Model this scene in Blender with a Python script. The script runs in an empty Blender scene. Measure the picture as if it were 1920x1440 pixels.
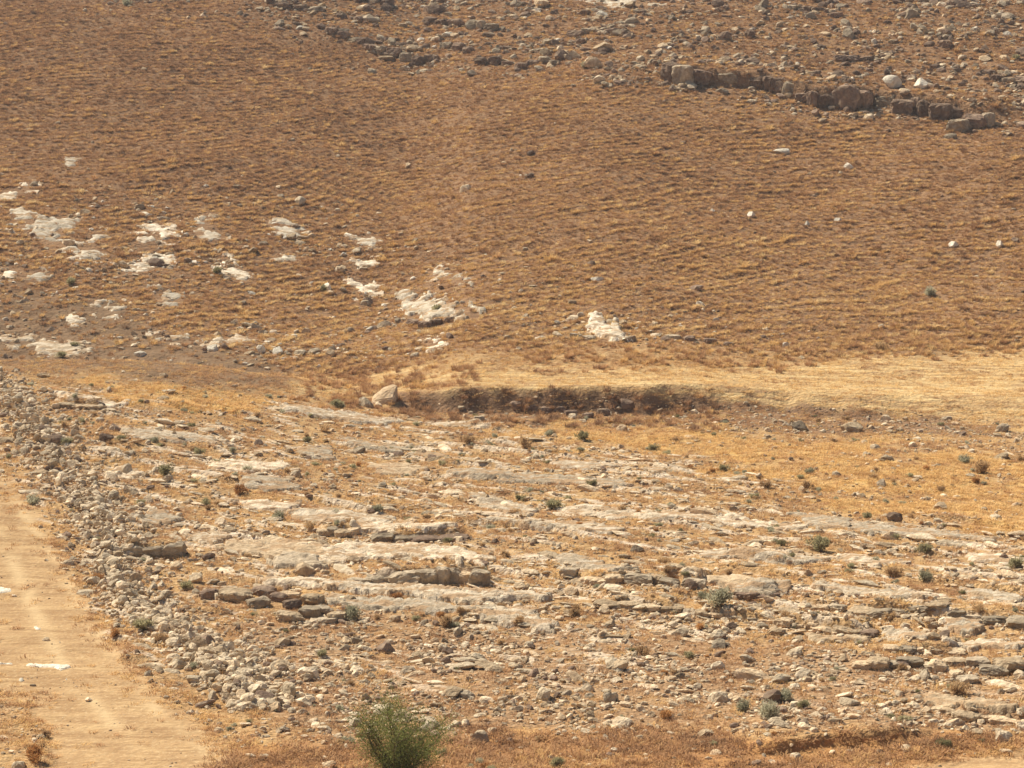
import bpy, bmesh, math, random
import numpy as np
from mathutils import Vector, Matrix

# ------------------------------------------------------------------ camera, sky, sun, exposure
SC = bpy.context.scene
COL = SC.collection
CZ = 21.3                      # camera height above the valley floor
PITCH = math.radians(-8.2)
FPX = 4800.0                   # focal length in pixels of the 1920 px wide photograph
cam_d = bpy.data.cameras.new('camera')
cam = bpy.data.objects.new('camera', cam_d); COL.objects.link(cam)
cam.location = (0, 0, CZ); cam.rotation_euler = (math.pi/2 + PITCH, 0, 0)
cam_d.sensor_width = 36; cam_d.lens = FPX/1920*36
cam_d.clip_start = 0.5; cam_d.clip_end = 4000
SC.camera = cam

SUN = Vector((-0.50, 0.36, 0.79)).normalized()
w = bpy.data.worlds.new('World'); SC.world = w; w.use_nodes = True
nt = w.node_tree; bg = nt.nodes['Background']
sky = nt.nodes.new('ShaderNodeTexSky'); sky.sky_type = 'NISHITA'; sky.sun_disc = False
sky.sun_elevation = math.asin(SUN.z); sky.sun_rotation = math.atan2(SUN.x, SUN.y)
sky.dust_density = 2.0
nt.links.new(sky.outputs[0], bg.inputs[0]); bg.inputs[1].default_value = 0.05
sun_d = bpy.data.lights.new('sun', 'SUN'); sun_d.energy = 5.0; sun_d.angle = math.radians(0.5)
sun_d.color = (1.0, 0.95, 0.81)
sun = bpy.data.objects.new('sun', sun_d); COL.objects.link(sun)
sun.rotation_euler = SUN.to_track_quat('Z', 'Y').to_euler(); sun.location = (-60, 60, 120)
SC.view_settings.view_transform = 'Standard'; SC.view_settings.look = 'None'
SC.view_settings.exposure = 0.98; SC.view_settings.gamma = 1.0
SC.view_settings.use_curve_mapping = False

RNG = np.random.default_rng(7)
random.seed(7)

# ------------------------------------------------------------------ numeric helpers
def _hash(ix, iy, seed):
    h = (ix.astype(np.int64)*374761393 + iy.astype(np.int64)*668265263 + seed*1442695041) & 0xffffffff
    h = ((h ^ (h >> 13))*1274126177) & 0xffffffff
    return (h ^ (h >> 16)) & 0xffff

def noise(x, y, seed=0):
    x = np.asarray(x, float); y = np.asarray(y, float)
    x0 = np.floor(x); y0 = np.floor(y); fx = x-x0; fy = y-y0
    u = fx*fx*fx*(fx*(fx*6-15)+10); v = fy*fy*fy*(fy*(fy*6-15)+10)
    def g(ix, iy, dx, dy):
        a = _hash(ix, iy, seed)*(2*math.pi/65536)
        return np.cos(a)*dx + np.sin(a)*dy
    n00 = g(x0, y0, fx, fy); n10 = g(x0+1, y0, fx-1, fy)
    n01 = g(x0, y0+1, fx, fy-1); n11 = g(x0+1, y0+1, fx-1, fy-1)
    return (n00*(1-u)*(1-v) + n10*u*(1-v) + n01*(1-u)*v + n11*u*v)*1.5

def fbm(x, y, seed=0, o=3, gain=0.5):
    r = 0; a = 1.0; f = 1.0
    for i in range(o):
        r = r + a*noise(x*f, y*f, seed+i*17); a *= gain; f *= 2.03
    return r

def ss(a, b, x):
    t = np.clip((np.asarray(x, float)-a)/(b-a), 0, 1); return t*t*(3-2*t)

def lerpx(x, pts):
    xs, ys = zip(*pts); return np.interp(x, xs, ys)

CP, SP = math.cos(PITCH), math.sin(PITCH)
def project(x, y, z):
    dz = z-CZ
    d = y*CP + dz*SP
    upc = -y*SP + dz*CP
    d = np.maximum(d, 1e-3)
    return 960 + FPX*x/d, 720 - FPX*upc/d, d

def poly_sd(u, v, poly):
    """signed distance to a polygon, positive inside"""
    u = np.asarray(u, float); v = np.asarray(v, float)
    P = np.asarray(poly, float); Q = np.roll(P, -1, axis=0)
    dmin = np.full(u.shape, 1e18); ins = np.zeros(u.shape, bool)
    for (ax, ay), (bx, by) in zip(P, Q):
        ex, ey = bx-ax, by-ay
        t = np.clip(((u-ax)*ex + (v-ay)*ey)/(ex*ex+ey*ey+1e-12), 0, 1)
        dx = u-ax-t*ex; dy = v-ay-t*ey
        dmin = np.minimum(dmin, dx*dx+dy*dy)
        if ay != by:
            c = ((ay > v) != (by > v)) & (u < (bx-ax)*(v-ay)/(by-ay)+ax)
            ins ^= c
    d = np.sqrt(dmin)
    return np.where(ins, d, -d)

def path_d(x, y, path):
    """distance to a polyline and the position along it (0..n-1)"""
    x = np.asarray(x, float); y = np.asarray(y, float)
    best = np.full(x.shape, 1e18); tt = np.zeros(x.shape); sd = np.zeros(x.shape)
    for i in range(len(path)-1):
        ax, ay = path[i][:2]; bx, by = path[i+1][:2]
        ex, ey = bx-ax, by-ay
        t = np.clip(((x-ax)*ex+(y-ay)*ey)/(ex*ex+ey*ey+1e-12), 0, 1)
        dx = x-ax-t*ex; dy = y-ay-t*ey; d = dx*dx+dy*dy
        m = d < best
        best = np.where(m, d, best); tt = np.where(m, i+t, tt)
        L = math.hypot(ex, ey)+1e-9
        sd = np.where(m, (ex*dy-ey*dx)/L, sd)
    return np.sqrt(best), tt, sd

# ------------------------------------------------------------------ the lie of the land
STR = (22.7/26.7, -14/26.7)      # strike of the limestone beds on the near rise
def bed(x, y):                   # coordinate across the beds, growing away from the road
    return x*14/26.7 + y*22.7/26.7
def along(x, y):
    return x*STR[0] + y*STR[1]

def yhill(x):
    return 151.5 + 3.0*ss(-5, 25, x) - 3.5*ss(-8, -24, x) + 1.2*noise(x/17, x*0+3.3, 91)

def base(x, y):
    left = ss(-3, -22, x)
    z = left*(0.15 + 1.85*ss(88, 138, y)) - 0.25*ss(8, 30, x)*ss(90, 110, y)
    z = z - left*1.5*ss(140.5, 147, y)
    # the bank at the lower edge of the stubble field
    bh = lerpx(x, [(-9, 0.0), (-5.5, 0.7), (-3, 1.25), (8, 1.35), (13, 1.0), (18, 0.75), (30, 0.65), (60, 0.8)])
    bw = lerpx(x, [(-9, 3.0), (-3, 1.3), (8, 1.5), (14, 3.4), (30, 4.5)])
    yb = 136.6 + 0.7*noise(x/4.0, x*0+8, 5) + 0.35*noise(x/1.3, x*0+2, 6) - 1.2*ss(8, 26, x)
    z = z + bh*ss(0, 1, (y-yb)/bw)
    z = z + 0.35*ss(139, 152, y)*ss(-9, 0, x)
    yh = yhill(x); t = (y-yh)/5.0
    sp = 5.0*np.where(t > 20, t, np.log1p(np.exp(np.minimum(t, 20))))
    hill = 0.205*sp + 0.00022*np.maximum(y-165, 0)**2*ss(0, 1, (300-y)/60)
    hill = hill - 0.10*np.maximum(y-300, 0)
    hillm = ss(0, 25, y-yh)
    hill = hill + hillm*(1.1*noise(x/38, y/38, 21) + 0.5*noise(x/15, y/18, 22))
    # a shallow hollow running down the left third of the hillside
    hx = -14 + 0.12*(y-150)
    hill = hill - hillm*1.6*np.exp(-((x-hx)/13)**2)
    return z + hill

def hill_m(x, y):
    return ss(-6.5, -1, y-yhill(x))

LIFTS = []       # (path, height, back length)
MOUNDS = []      # (path with widths, height)
def lifts(x, y):
    z = 0
    for path, h, back in LIFTS:
        d, t, sd = path_d(x, y, path)
        n = len(path)-1
        endf = ss(0, 0.8, t)*ss(0, 0.8, n-t) if n > 1 else ss(0, .2, t)*ss(0, .2, 1-t)
        f = np.where(sd > 0, ss(0.10, 0.45, sd)*(1-ss(back*0.3, back, sd)), 0)
        z = z + h*f*endf*(d < back)
    for path, h in MOUNDS:
        d, t, sd = path_d(x, y, path)
        wd = np.interp(t, np.arange(len(path)), [p[2] for p in path])
        z = z + h*(1-ss(0.2, 1.15, d/wd))
    return z

TPER = 0.25
def terr_c(x, y):
    zb = base(x, y)
    return zb - 0.045*x - 1.3*np.tanh(1.2*(x+3)/15) + 0.6*fbm(x/26, y/26, 40, 2) + 0.12*fbm(x/9.0, y/9.0, 44, 2) + 0.035*fbm(x/3.0, y/3.0, 45, 2)

def step_w(x, y):                # where bedrock comes through on the near rise
    return ss(0.02, 0.3, 0.22 + 0.75*fbm(x/11, y/8, 60, 2) + 0.25*ss(84, 92, y) - 0.8*ss(118, 130, y)*ss(-2, 8, x)
              - 0.55*ss(9, 16, x)*ss(102, 110, y))*ss(74, 84, y)*(1-ss(130, 137, y))

def bedphase(x, y):
    s = bed(x, y) + 0.7*fbm(along(x, y)/14, bed(x, y)/6, 61, 2) + 0.18*fbm(along(x, y)/2.5, bed(x, y)/1.5, 62, 2)
    p = s/2.35
    k = np.floor(p)
    return p-k, k

def detail(x, y):
    hm = hill_m(x, y)
    z = (1-hm)*(0.16*fbm(x/9, y/9, 30, 2) + 0.05*fbm(x/1.5, y/1.5, 31, 3))
    # bedding steps: low risers that face the road
    ph, k = bedphase(x, y)
    kr = _hash(k, k*0, 77)/65536.0
    amp = (0.07 + 0.34*kr)*step_w(x, y)*ss(-0.35, 0.35, noise(along(x, y)/3.5+kr*31, k*3.7, 78))
    z = z + (1-hm)*amp*(ss(0, 0.065, ph)*(1-ss(0.065, 1.0, ph)) - 0.35)
    # sheep terracettes on the hillside
    c = terr_c(x, y)/TPER
    f = c-np.floor(c)
    tw = hm*(0.35+0.65*ss(-0.35, 0.35, fbm(x/7, y/5, 33, 2)))*(1-0.6*ss(8, 14, y-212+0.25*x))
    z = z + tw*0.075*(np.where(f < 0.62, ss(0, 0.62, f), 1-ss(0.62, 1.0, f)) - 0.5)*1.0
    z = z + hm*(0.07*fbm(x/1.3, y/1.3, 34, 2) + 0.16*fbm(x/4.5, y/4.5, 36, 2))
    return z

def TRACKDAMP(x, y):
    return 1.0
def H(x, y):
    x = np.asarray(x, float); y = np.asarray(y, float)
    return base(x, y) + lifts(x, y) + detail(x, y)*TRACKDAMP(x, y)

def at(u, v, fn=None):
    """pixels of the photograph -> points on the ground"""
    fn = fn or H
    u = np.atleast_1d(np.asarray(u, float)); v = np.atleast_1d(np.asarray(v, float))
    dx = (u-960)/FPX; up = (720-v)/FPX
    ry = CP - up*SP; rz = SP + up*CP
    ys = np.concatenate([np.arange(50, 160, 0.4), np.arange(160, 420, 0.8)])
    t = ys[None, :]/ry[:, None]
    X = dx[:, None]*t; Z = CZ + rz[:, None]*t
    hit = Z < fn(X, np.broadcast_to(ys, X.shape))
    i = np.where(hit.any(1), hit.argmax(1), len(ys)-1)
    i = np.maximum(i, 1)
    lo = ys[i-1]; hi = ys[i]
    for _ in range(12):
        m = 0.5*(lo+hi); t = m/ry
        b = (CZ+rz*t) < fn(dx*t, m)
        hi = np.where(b, m, hi); lo = np.where(b, lo, m)
    t = hi/ry
    return dx*t, hi, fn(dx*t, hi)

def at1(u, v):
    x, y, z = at([u], [v]); return float(x[0]), float(y[0]), float(z[0])
def ppm(y):                      # photograph pixels per metre at a distance
    return FPX/(y*1.01)

# rock ledges of the photograph: (left px, right px, top px, foot px) of every block of each ledge
LEDGES = {
 'A': dict(label='grey ledge of jointed upright blocks above the long pale slab, centre foreground',
   blocks=[(655,698,1080,1101),(694,738,1070,1100),(736,782,1061,1098),(779,814,1066,1098),(811,834,1064,1097),(833,857,1064,1097),(855,886,1071,1098),(883,915,1069,1101)]),
 'E': dict(label='low ledge of grey blocks right of the jointed centre ledge',
   blocks=[(1052,1080,1060,1082),(1085,1112,1078,1099),(1108,1138,1078,1101),(1136,1168,1073,1099),(1172,1212,1074,1097),(1208,1236,1075,1097),(1232,1262,1078,1100)]),
 'F': dict(label='thin flat-topped ledge below the low grey blocks, right of centre',
   blocks=[(1120,1160,1124,1141),(1156,1190,1125,1141),(1188,1232,1126,1145),(1230,1275,1130,1149)]),
 'J': dict(label='squared ledge of brown-faced blocks on the right foreground slope',
   blocks=[(1450,1476,1157,1177),(1473,1512,1160,1180),(1508,1528,1164,1182),(1525,1566,1165,1187),(1562,1606,1170,1191),(1603,1637,1174,1194)]),
 'K': dict(label='long dark-faced ledge at the upper right of the foreground',
   blocks=[(1594,1634,1133,1155),(1630,1662,1135,1157),(1660,1700,1134,1150),(1698,1734,1128,1146),(1732,1772,1122,1142),(1780,1812,1140,1160),(1808,1850,1144,1162),(1848,1890,1152,1172),(1886,1930,1156,1180)]),
 'L': dict(label='heap-like ledge of big rounded grey blocks at the right edge',
   blocks=[(1600,1632,1236,1256),(1628,1662,1232,1257),(1660,1684,1234,1255),(1682,1726,1228,1253),(1736,1774,1236,1260),(1780,1816,1228,1250),(1814,1852,1232,1252),(1842,1882,1244,1268),(1880,1926,1230,1262),(1806,1838,1264,1282),(1790,1812,1254,1274)]),
 'M': dict(label='pale broken ledge in the lower right corner above the dry grass',
   blocks=[(1742,1784,1316,1338),(1780,1822,1324,1352),(1818,1864,1330,1354),(1862,1906,1340,1360),(1902,1940,1346,1368)]),
 'O': dict(label='short dark-faced ledge above the wide pale slab, left of centre',
   blocks=[(702,740,998,1018),(738,782,1000,1019),(780,828,1002,1018),(826,872,1000,1016)]),
 'HL': dict(label='grey shadowed ledge beside the rubble bank, left foreground',
   blocks=[(228,268,1014,1042),(264,312,1016,1044),(308,346,1016,1042)]),
 'N': dict(label='small undercut ledge at the lower edge of the broad slab, right of centre',
   blocks=[(1384,1404,1108,1122),(1402,1424,1108,1123),(1422,1444,1109,1122),(1442,1462,1108,1121)]),
 'P': dict(label='short ledge of knobbly grey blocks left of the big loose shrub',
   blocks=[(1276,1300,1080,1102),(1298,1318,1084,1104)]),
 'Q': dict(label='thin broken ledge left of the squared brown ledge',
   blocks=[(1302,1326,1142,1158),(1324,1344,1143,1159),(1342,1364,1146,1160),(1400,1424,1152,1166),(1422,1450,1155,1170)]),
 'S': dict(label='knobbly row of grey stones above the heap of rounded blocks',
   blocks=[(1664,1688,1206,1224),(1686,1712,1204,1226),(1710,1730,1208,1226),(1742,1764,1210,1226),(1780,1806,1212,1228)]),
 'T': dict(label='fluted grey ledge above the short dark-faced ledge, left of centre',
   blocks=[(596,616,988,1006),(614,634,986,1006),(632,654,988,1008),(652,678,986,1004)]),
 'U': dict(label='low grey ledge with a dark underside near the crest, upper left',
   blocks=[(108,136,752,766),(134,162,753,767),(160,190,756,769)]),
 'V': dict(label='worn ledge running right from the heap of rounded blocks below the grass',
   blocks=[(1500,1526,1128,1142),(1524,1552,1130,1144),(1550,1576,1130,1146)]),
 'R': dict(label='row of dark tumbled blocks stepping down right of the rubble bank',
   blocks=[(380,410,1104,1124),(412,462,1102,1130),(468,503,1098,1118),(472,504,1116,1140),(502,530,1108,1128),(526,562,1104,1124),(540,566,1120,1142),(524,562,1140,1168),(556,592,1112,1134),(562,596,1136,1160),(590,622,1132,1154),(596,630,1150,1172),(618,650,1142,1168)]),
}
CLIFF = [(1236,1262,120,152),(1258,1288,124,160),(1284,1324,130,158),(1346,1378,138,160),(1400,1424,140,166),(1424,1448,146,172),(1446,1470,146,176),(1466,1488,152,180),(1490,1512,170,192),(1512,1530,172,200),(1528,1544,174,202),(1540,1560,176,200),
 (1556,1600,166,205),(1598,1622,172,202),(1620,1638,176,198),(1640,1674,180,200),(1672,1708,184,214),(1706,1722,186,212),(1720,1742,186,220),(1744,1778,190,226),(1776,1808,192,222),(1812,1846,208,240),(1842,1862,212,238),
 (1776,1806,226,248)]
def ledge_path(blocks):
    b = sorted(blocks)
    x, y, z = at([(q[0]+q[1])/2 for q in b], [q[3] for q in b], base)
    x0, y0, z0 = at([b[0][0]], [b[0][3]], base); x1, y1, z1 = at([b[-1][1]], [b[-1][3]], base)
    pts = [(x0[0], y0[0])] + list(zip(x, y)) + [(x1[0], y1[0])]
    return [(float(a), float(c)) for a, c in pts]
for key, L in LEDGES.items():
    if key in ('R', 'L'):
        continue
    p = ledge_path(L['blocks']); p = [p[0], p[len(p)//3], p[2*len(p)//3], p[-1]]
    h = 0.9*np.median([(b[3]-b[2]) for b in L['blocks']])/ppm(p[1][1])
    LIFTS.append((p, float(h), 3.2))
pc = ledge_path(CLIFF[:-1])[::3]
LIFTS.append((pc, 1.35, 8.0))
# earth scarp in the lower right
sx, sy, _ = at([1400, 1480, 1560, 1650, 1790], [1424, 1416, 1403, 1396, 1378], base)
SCARP = list(zip(sx.tolist(), sy.tolist()))
LIFTS.append((SCARP, 0.36, 4.0))

# the rubble bank beside the track
WALLPX = [(-30,700,26),(22,745,34),(40,790,42),(66,830,50),(100,880,58),(150,930,66),(182,975,64),(196,1020,56),(205,1065,48),(222,1110,44),(252,1150,42),(320,1196,40),(395,1238,52),(440,1285,60),(478,1330,40)]
wx, wy, _ = at([p[0] for p in WALLPX], [p[1] for p in WALLPX], base)
WALL = [(float(a), float(b), 1.25*p[2]/ppm(b)) for a, b, p in zip(wx, wy, WALLPX)]
MOUNDS.append((WALL, 0.10))

rx_, ry_, _ = at([-90, -20, 55, 105, 165, 250, 350, 470], [860, 930, 1030, 1130, 1240, 1340, 1430, 1530], base)
RUTS = list(zip(rx_.tolist(), ry_.tolist()))

# ------------------------------------------------------------------ surface masks
TRACK = [(-900,560),(-300,760),(-100,838),(0,885),(60,930),(110,1030),(150,1110),(205,1200),(290,1290),(385,1360),(480,1450),(640,1620),(190,1620),(95,1440),(55,1340),(0,1288),(-300,1180),(-900,900)]
TRACK2 = [(1600,1462),(1700,1437),(1800,1424),(1920,1407),(2400,1350),(2400,1700),(1400,1700)]
FIELD = [(560,726),(700,702),(900,690),(1180,690),(1400,690),(1560,682),(1700,668),(1920,655),(2600,630),(2600,840),(1920,806),(1800,786),(1600,768),(1400,747),(1200,737),(1000,731),(800,729),(620,742)]
YEL1 = [(930,800),(1300,802),(1500,828),(1700,846),(1920,872),(2500,900),(2500,1040),(1920,1000),(1760,978),(1640,948),(1490,890),(1200,850)]
YEL2 = [(150,706),(260,716),(420,730),(500,748),(480,778),(330,768),(190,740)]
ORA = [(380,1450),(430,1400),(560,1390),(700,1388),(1000,1372),(1300,1372),(1500,1384),(1760,1368),(1960,1388),(1920,1405),(1700,1437),(1600,1462),(1200,1560),(700,1560)]
BARE = [(-700,545),(0,540),(210,560),(330,635),(480,655),(560,705),(500,742),(200,712),(0,695),(-700,690)]
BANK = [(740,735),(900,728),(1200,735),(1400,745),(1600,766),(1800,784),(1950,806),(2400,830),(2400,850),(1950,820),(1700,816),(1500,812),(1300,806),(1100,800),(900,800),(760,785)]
ROCKYTOP = [(150,-600),(215,10),(420,10),(560,70),(690,118),(900,128),(1100,150),(1280,160),(1480,195),(1700,222),(1860,250),(2300,300),(2600,-600)]
STONY = [(420,1180),(560,1150),(760,1150),(1000,1185),(1300,1160),(1480,1205),(1650,1230),(1920,1290),(2300,1330),(2300,1380),(1700,1366),(1300,1366),(1000,1370),(760,1385),(600,1385),(500,1340)]

def pm(u, v, poly, x, y, soft=10, amp=14, wl=2.0, seed=0):
    """soft polygon mask with a ragged edge; amp and soft are pixels of the photograph"""
    sd = poly_sd(u, v, poly)
    n = fbm(x/wl, y/wl, 200+seed, 3)
    return ss(-soft, soft, sd + amp*n)

def masks(x, y, z):
    u, v, d = project(x, y, z)
    m = {}
    m['track'] = np.maximum(pm(u, v, TRACK, x, y, 14, 14, 1.6, 1), pm(u, v, TRACK2, x, y, 9, 10, 1.3, 2))*(1-hill_m(x, y))
    m['field'] = pm(u, v, FIELD, x, y, 12, 22, 2.6, 3)*(0.5+0.5*ss(-.45, .15, fbm(x/3.4, y/1.6, 216, 3)))
    m['yellow'] = np.maximum(pm(u, v, YEL1, x, y, 22, 46, 4.0, 4), pm(u, v, YEL2, x, y, 12, 22, 3.0, 5))*(0.45+0.55*ss(-.35, .25, fbm(x/2.6, y/1.9, 215, 3)))
    m['orange'] = pm(u, v, ORA, x, y, 14, 16, 1.4, 6)
    m['bare'] = pm(u, v, BARE, x, y, 18, 18, 4.0, 7)
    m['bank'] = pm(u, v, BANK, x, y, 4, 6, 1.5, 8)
    m['hill'] = hill_m(x, y)
    m['rtop'] = pm(u, v, ROCKYTOP, x, y, 16, 34, 6.0, 9)*m['hill']
    m['stony'] = pm(u, v, STONY, x, y, 16, 30, 2.4, 10)
    # bedrock showing through the soil of the near rise, in strips along the beds
    ph, k = bedphase(x, y)
    s, a = bed(x, y), along(x, y)
    strip = fbm(a/5.5, s/0.75, 66, 3) + 0.55*noise(a/1.1, s/0.4, 67)
    expo = ss(0.0, 0.12, strip - 0.27 + 0.5*(1-ss(0.05, 0.5, ph)) - 0.25 + 0.25*noise(x/.35, y/.35, 68))
    m['rock'] = expo*step_w(x, y)*(1-m['track'])*(1-m['hill'])*(1-0.85*m['yellow'])*(1-m['orange'])
    # the pale lines the wheels have pressed
    d = 9e9*np.ones_like(x)
    for off in (-0.85, 0.85):
        q, t, sd = path_d(x, y, RUTS); d = np.minimum(d, np.abs(sd-off + 0.12*noise(x/2, y/2, 69)))
    m['rut'] = np.exp(-(d/0.30)**2)*ss(-.5, .3, fbm(x/3, y/3, 70, 2))
    return m

# cart track is smooth: damp the small relief there, keep two shallow ruts
_td = None
def TRACKDAMP(x, y):
    z = base(x, y)
    u, v, d = project(x, y, z)
    t = np.maximum(ss(-16, 20, poly_sd(u, v, TRACK)), ss(-10, 14, poly_sd(u, v, TRACK2)))*(1-hill_m(x, y))
    f = ss(-10, 10, poly_sd(u, v, FIELD))
    return 1 - 0.82*t - 0.35*f*(1-t)

# ------------------------------------------------------------------ object helpers
def tag(o, label=None, cat=None, group=None, kind=None):
    if label: o['label'] = label
    if cat: o['category'] = cat
    if group: o['group'] = group
    if kind: o['kind'] = kind
    return o

LM = []          # things one can find, for saying where the loose stones lie
def landmark(u, v, label):
    LM.append((u, v, label.split(',')[0]))
ORD = ['nearest', 'second nearest', 'third nearest', 'fourth nearest', 'fifth nearest', 'sixth nearest', 'seventh nearest', 'eighth nearest', 'ninth nearest', 'tenth nearest', 'eleventh nearest', 'twelfth nearest', 'thirteenth nearest', 'fourteenth nearest', 'farthest']
def say_where(items, cat, what):
    """items: (object, u, v, size, colour words); label each by its size, colour and nearest landmark"""
    L = np.array([(a, b) for a, b, c in LM], float)
    sz = sorted(i[3] for i in items); q1, q2 = sz[len(sz)//3], sz[2*len(sz)//3]
    by = {}
    for o, u, v, s, colour in items:
        big = 'small' if s < q1 else ('mid-sized' if s < q2 else 'large')
        dx = u-L[:, 0]; dy = (v-L[:, 1])*1.4; d = np.hypot(dx, dy)
        for k in np.argsort(d):
            w = ('right of' if dx[k] > 0 else 'left of') if abs(dx[k]) > abs(dy[k]) else ('below' if dy[k] > 0 else 'above')
            lab = '%s %s %s %s the %s' % (big, colour, what, w, LM[k][2])
            if len(lab.replace('-', ' ').split()) <= 14: break
        by.setdefault(lab, []).append((float(d[k]), o))
    for lab, ob in by.items():
        ob.sort(key=lambda q: q[0])
        for r, (d, o) in enumerate(ob):
            l = lab if len(ob) == 1 else (ORD[min(r, 14)] + ' ' + lab)
            tag(o, l, cat, lab if len(ob) > 1 else None)

def mesh_obj(name, verts, faces, mat, parent=None, smooth=False, link=True):
    me = bpy.data.meshes.new(name)
    me.from_pydata([tuple(p) for p in verts], [], faces)
    me.update()
    if smooth: me.polygons.foreach_set('use_smooth', [True]*len(me.polygons))
    if mat: me.materials.append(mat)
    o = bpy.data.objects.new(name, me)
    if link: COL.objects.link(o)
    if parent: o.parent = parent
    return o

def grid_mesh(name, V, F, mat, attrs=None, smooth=True):
    me = bpy.data.meshes.new(name)
    n = len(V); k = len(F); c = F.shape[1]
    me.vertices.add(n); me.vertices.foreach_set('co', np.asarray(V, np.float32).ravel())
    me.loops.add(k*c); me.loops.foreach_set('vertex_index', np.asarray(F, np.int32).ravel())
    me.polygons.add(k); me.polygons.foreach_set('loop_start', np.arange(0, k*c, c, dtype=np.int32))
    if smooth: me.polygons.foreach_set('use_smooth', np.ones(k, bool))
    me.update(calc_edges=True)
    for nm, arr in (attrs or {}).items():
        a = me.attributes.new(nm, 'FLOAT', 'POINT'); a.data.foreach_set('value', np.asarray(arr, np.float32))
    if mat: me.materials.append(mat)
    o = bpy.data.objects.new(name, me); COL.objects.link(o)
    return o

def empty(name, loc, rz=0.0):
    o = bpy.data.objects.new(name, None); COL.objects.link(o)
    o.empty_display_size = 0.2; o.location = loc; o.rotation_euler = (0, 0, rz)
    return o

# ------------------------------------------------------------------ materials
class NT:
    def __init__(s, name):
        s.m = bpy.data.materials.new(name); s.m.use_nodes = True
        s.t = s.m.node_tree; s.n = s.t.nodes; s.n.clear()
        s.out = s.n.new('ShaderNodeOutputMaterial')
    def new(s, k, **kw):
        n = s.n.new(k)
        for a, b in kw.items(): setattr(n, a, b)
        return n
    def L(s, a, b): s.t.links.new(a, b)
    def noise(s, scale, detail=4, rough=0.55, vec=None, dist=0.0):
        n = s.new('ShaderNodeTexNoise'); n.inputs['Scale'].default_value = scale
        n.inputs['Detail'].default_value = detail; n.inputs['Roughness'].default_value = rough
        n.inputs['Distortion'].default_value = dist
        if vec is not None: s.L(vec, n.inputs['Vector'])
        return n.outputs['Fac']
    def ramp(s, fac, stops, interp='LINEAR'):
        r = s.new('ShaderNodeValToRGB'); e = r.color_ramp.elements; r.color_ramp.interpolation = interp
        while len(e) < len(stops): e.new(0.5)
        for q, (p, c) in zip(e, stops):
            q.position = p; q.color = (*c, 1) if len(c) == 3 else c
        s.L(fac, r.inputs[0]); return r.outputs[0]
    def mix(s, fac, a, b, mode='MIX'):
        n = s.new('ShaderNodeMix', data_type='RGBA', blend_type=mode)
        if isinstance(fac, (int, float)): n.inputs[0].default_value = fac
        else: s.L(fac, n.inputs[0])
        for i, c in ((6, a), (7, b)):
            if isinstance(c, tuple): n.inputs[i].default_value = (*c, 1)
            else: s.L(c, n.inputs[i])
        return n.outputs[2]
    def math(s, op, a, b=0.0, c=None):
        n = s.new('ShaderNodeMath', operation=op)
        for i, q in enumerate((a, b) if c is None else (a, b, c)):
            if isinstance(q, (int, float)): n.inputs[i].default_value = q
            else: s.L(q, n.inputs[i])
        return n.outputs[0]
    def attr(s, name, typ='GEOMETRY'):
        n = s.new('ShaderNodeAttribute', attribute_name=name, attribute_type=typ); return n.outputs['Fac']
    def pos(s):
        return s.new('ShaderNodeNewGeometry').outputs['Position']
    def mapping(s, vec, scale=(1, 1, 1), rot=(0, 0, 0)):
        n = s.new('ShaderNodeMapping'); s.L(vec, n.inputs[0])
        n.inputs['Scale'].default_value = scale; n.inputs['Rotation'].default_value = rot
        return n.outputs[0]
    def bump(s, h, strength, dist, normal=None):
        n = s.new('ShaderNodeBump'); n.inputs['Strength'].default_value = strength; n.inputs['Distance'].default_value = dist
        s.L(h, n.inputs['Height'])
        if normal is not None: s.L(normal, n.inputs['Normal'])
        return n.outputs[0]
    def finish(s, col, normal=None, rough=0.95):
        b = s.new('ShaderNodeBsdfDiffuse'); b.inputs['Roughness'].default_value = 0.6
        if isinstance(col, tuple): b.inputs[0].default_value = (*col, 1)
        else: s.L(col, b.inputs[0])
        if normal is not None: s.L(normal, b.inputs['Normal'])
        s.L(b.outputs[0], s.out.inputs[0]); return s.m

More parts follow.
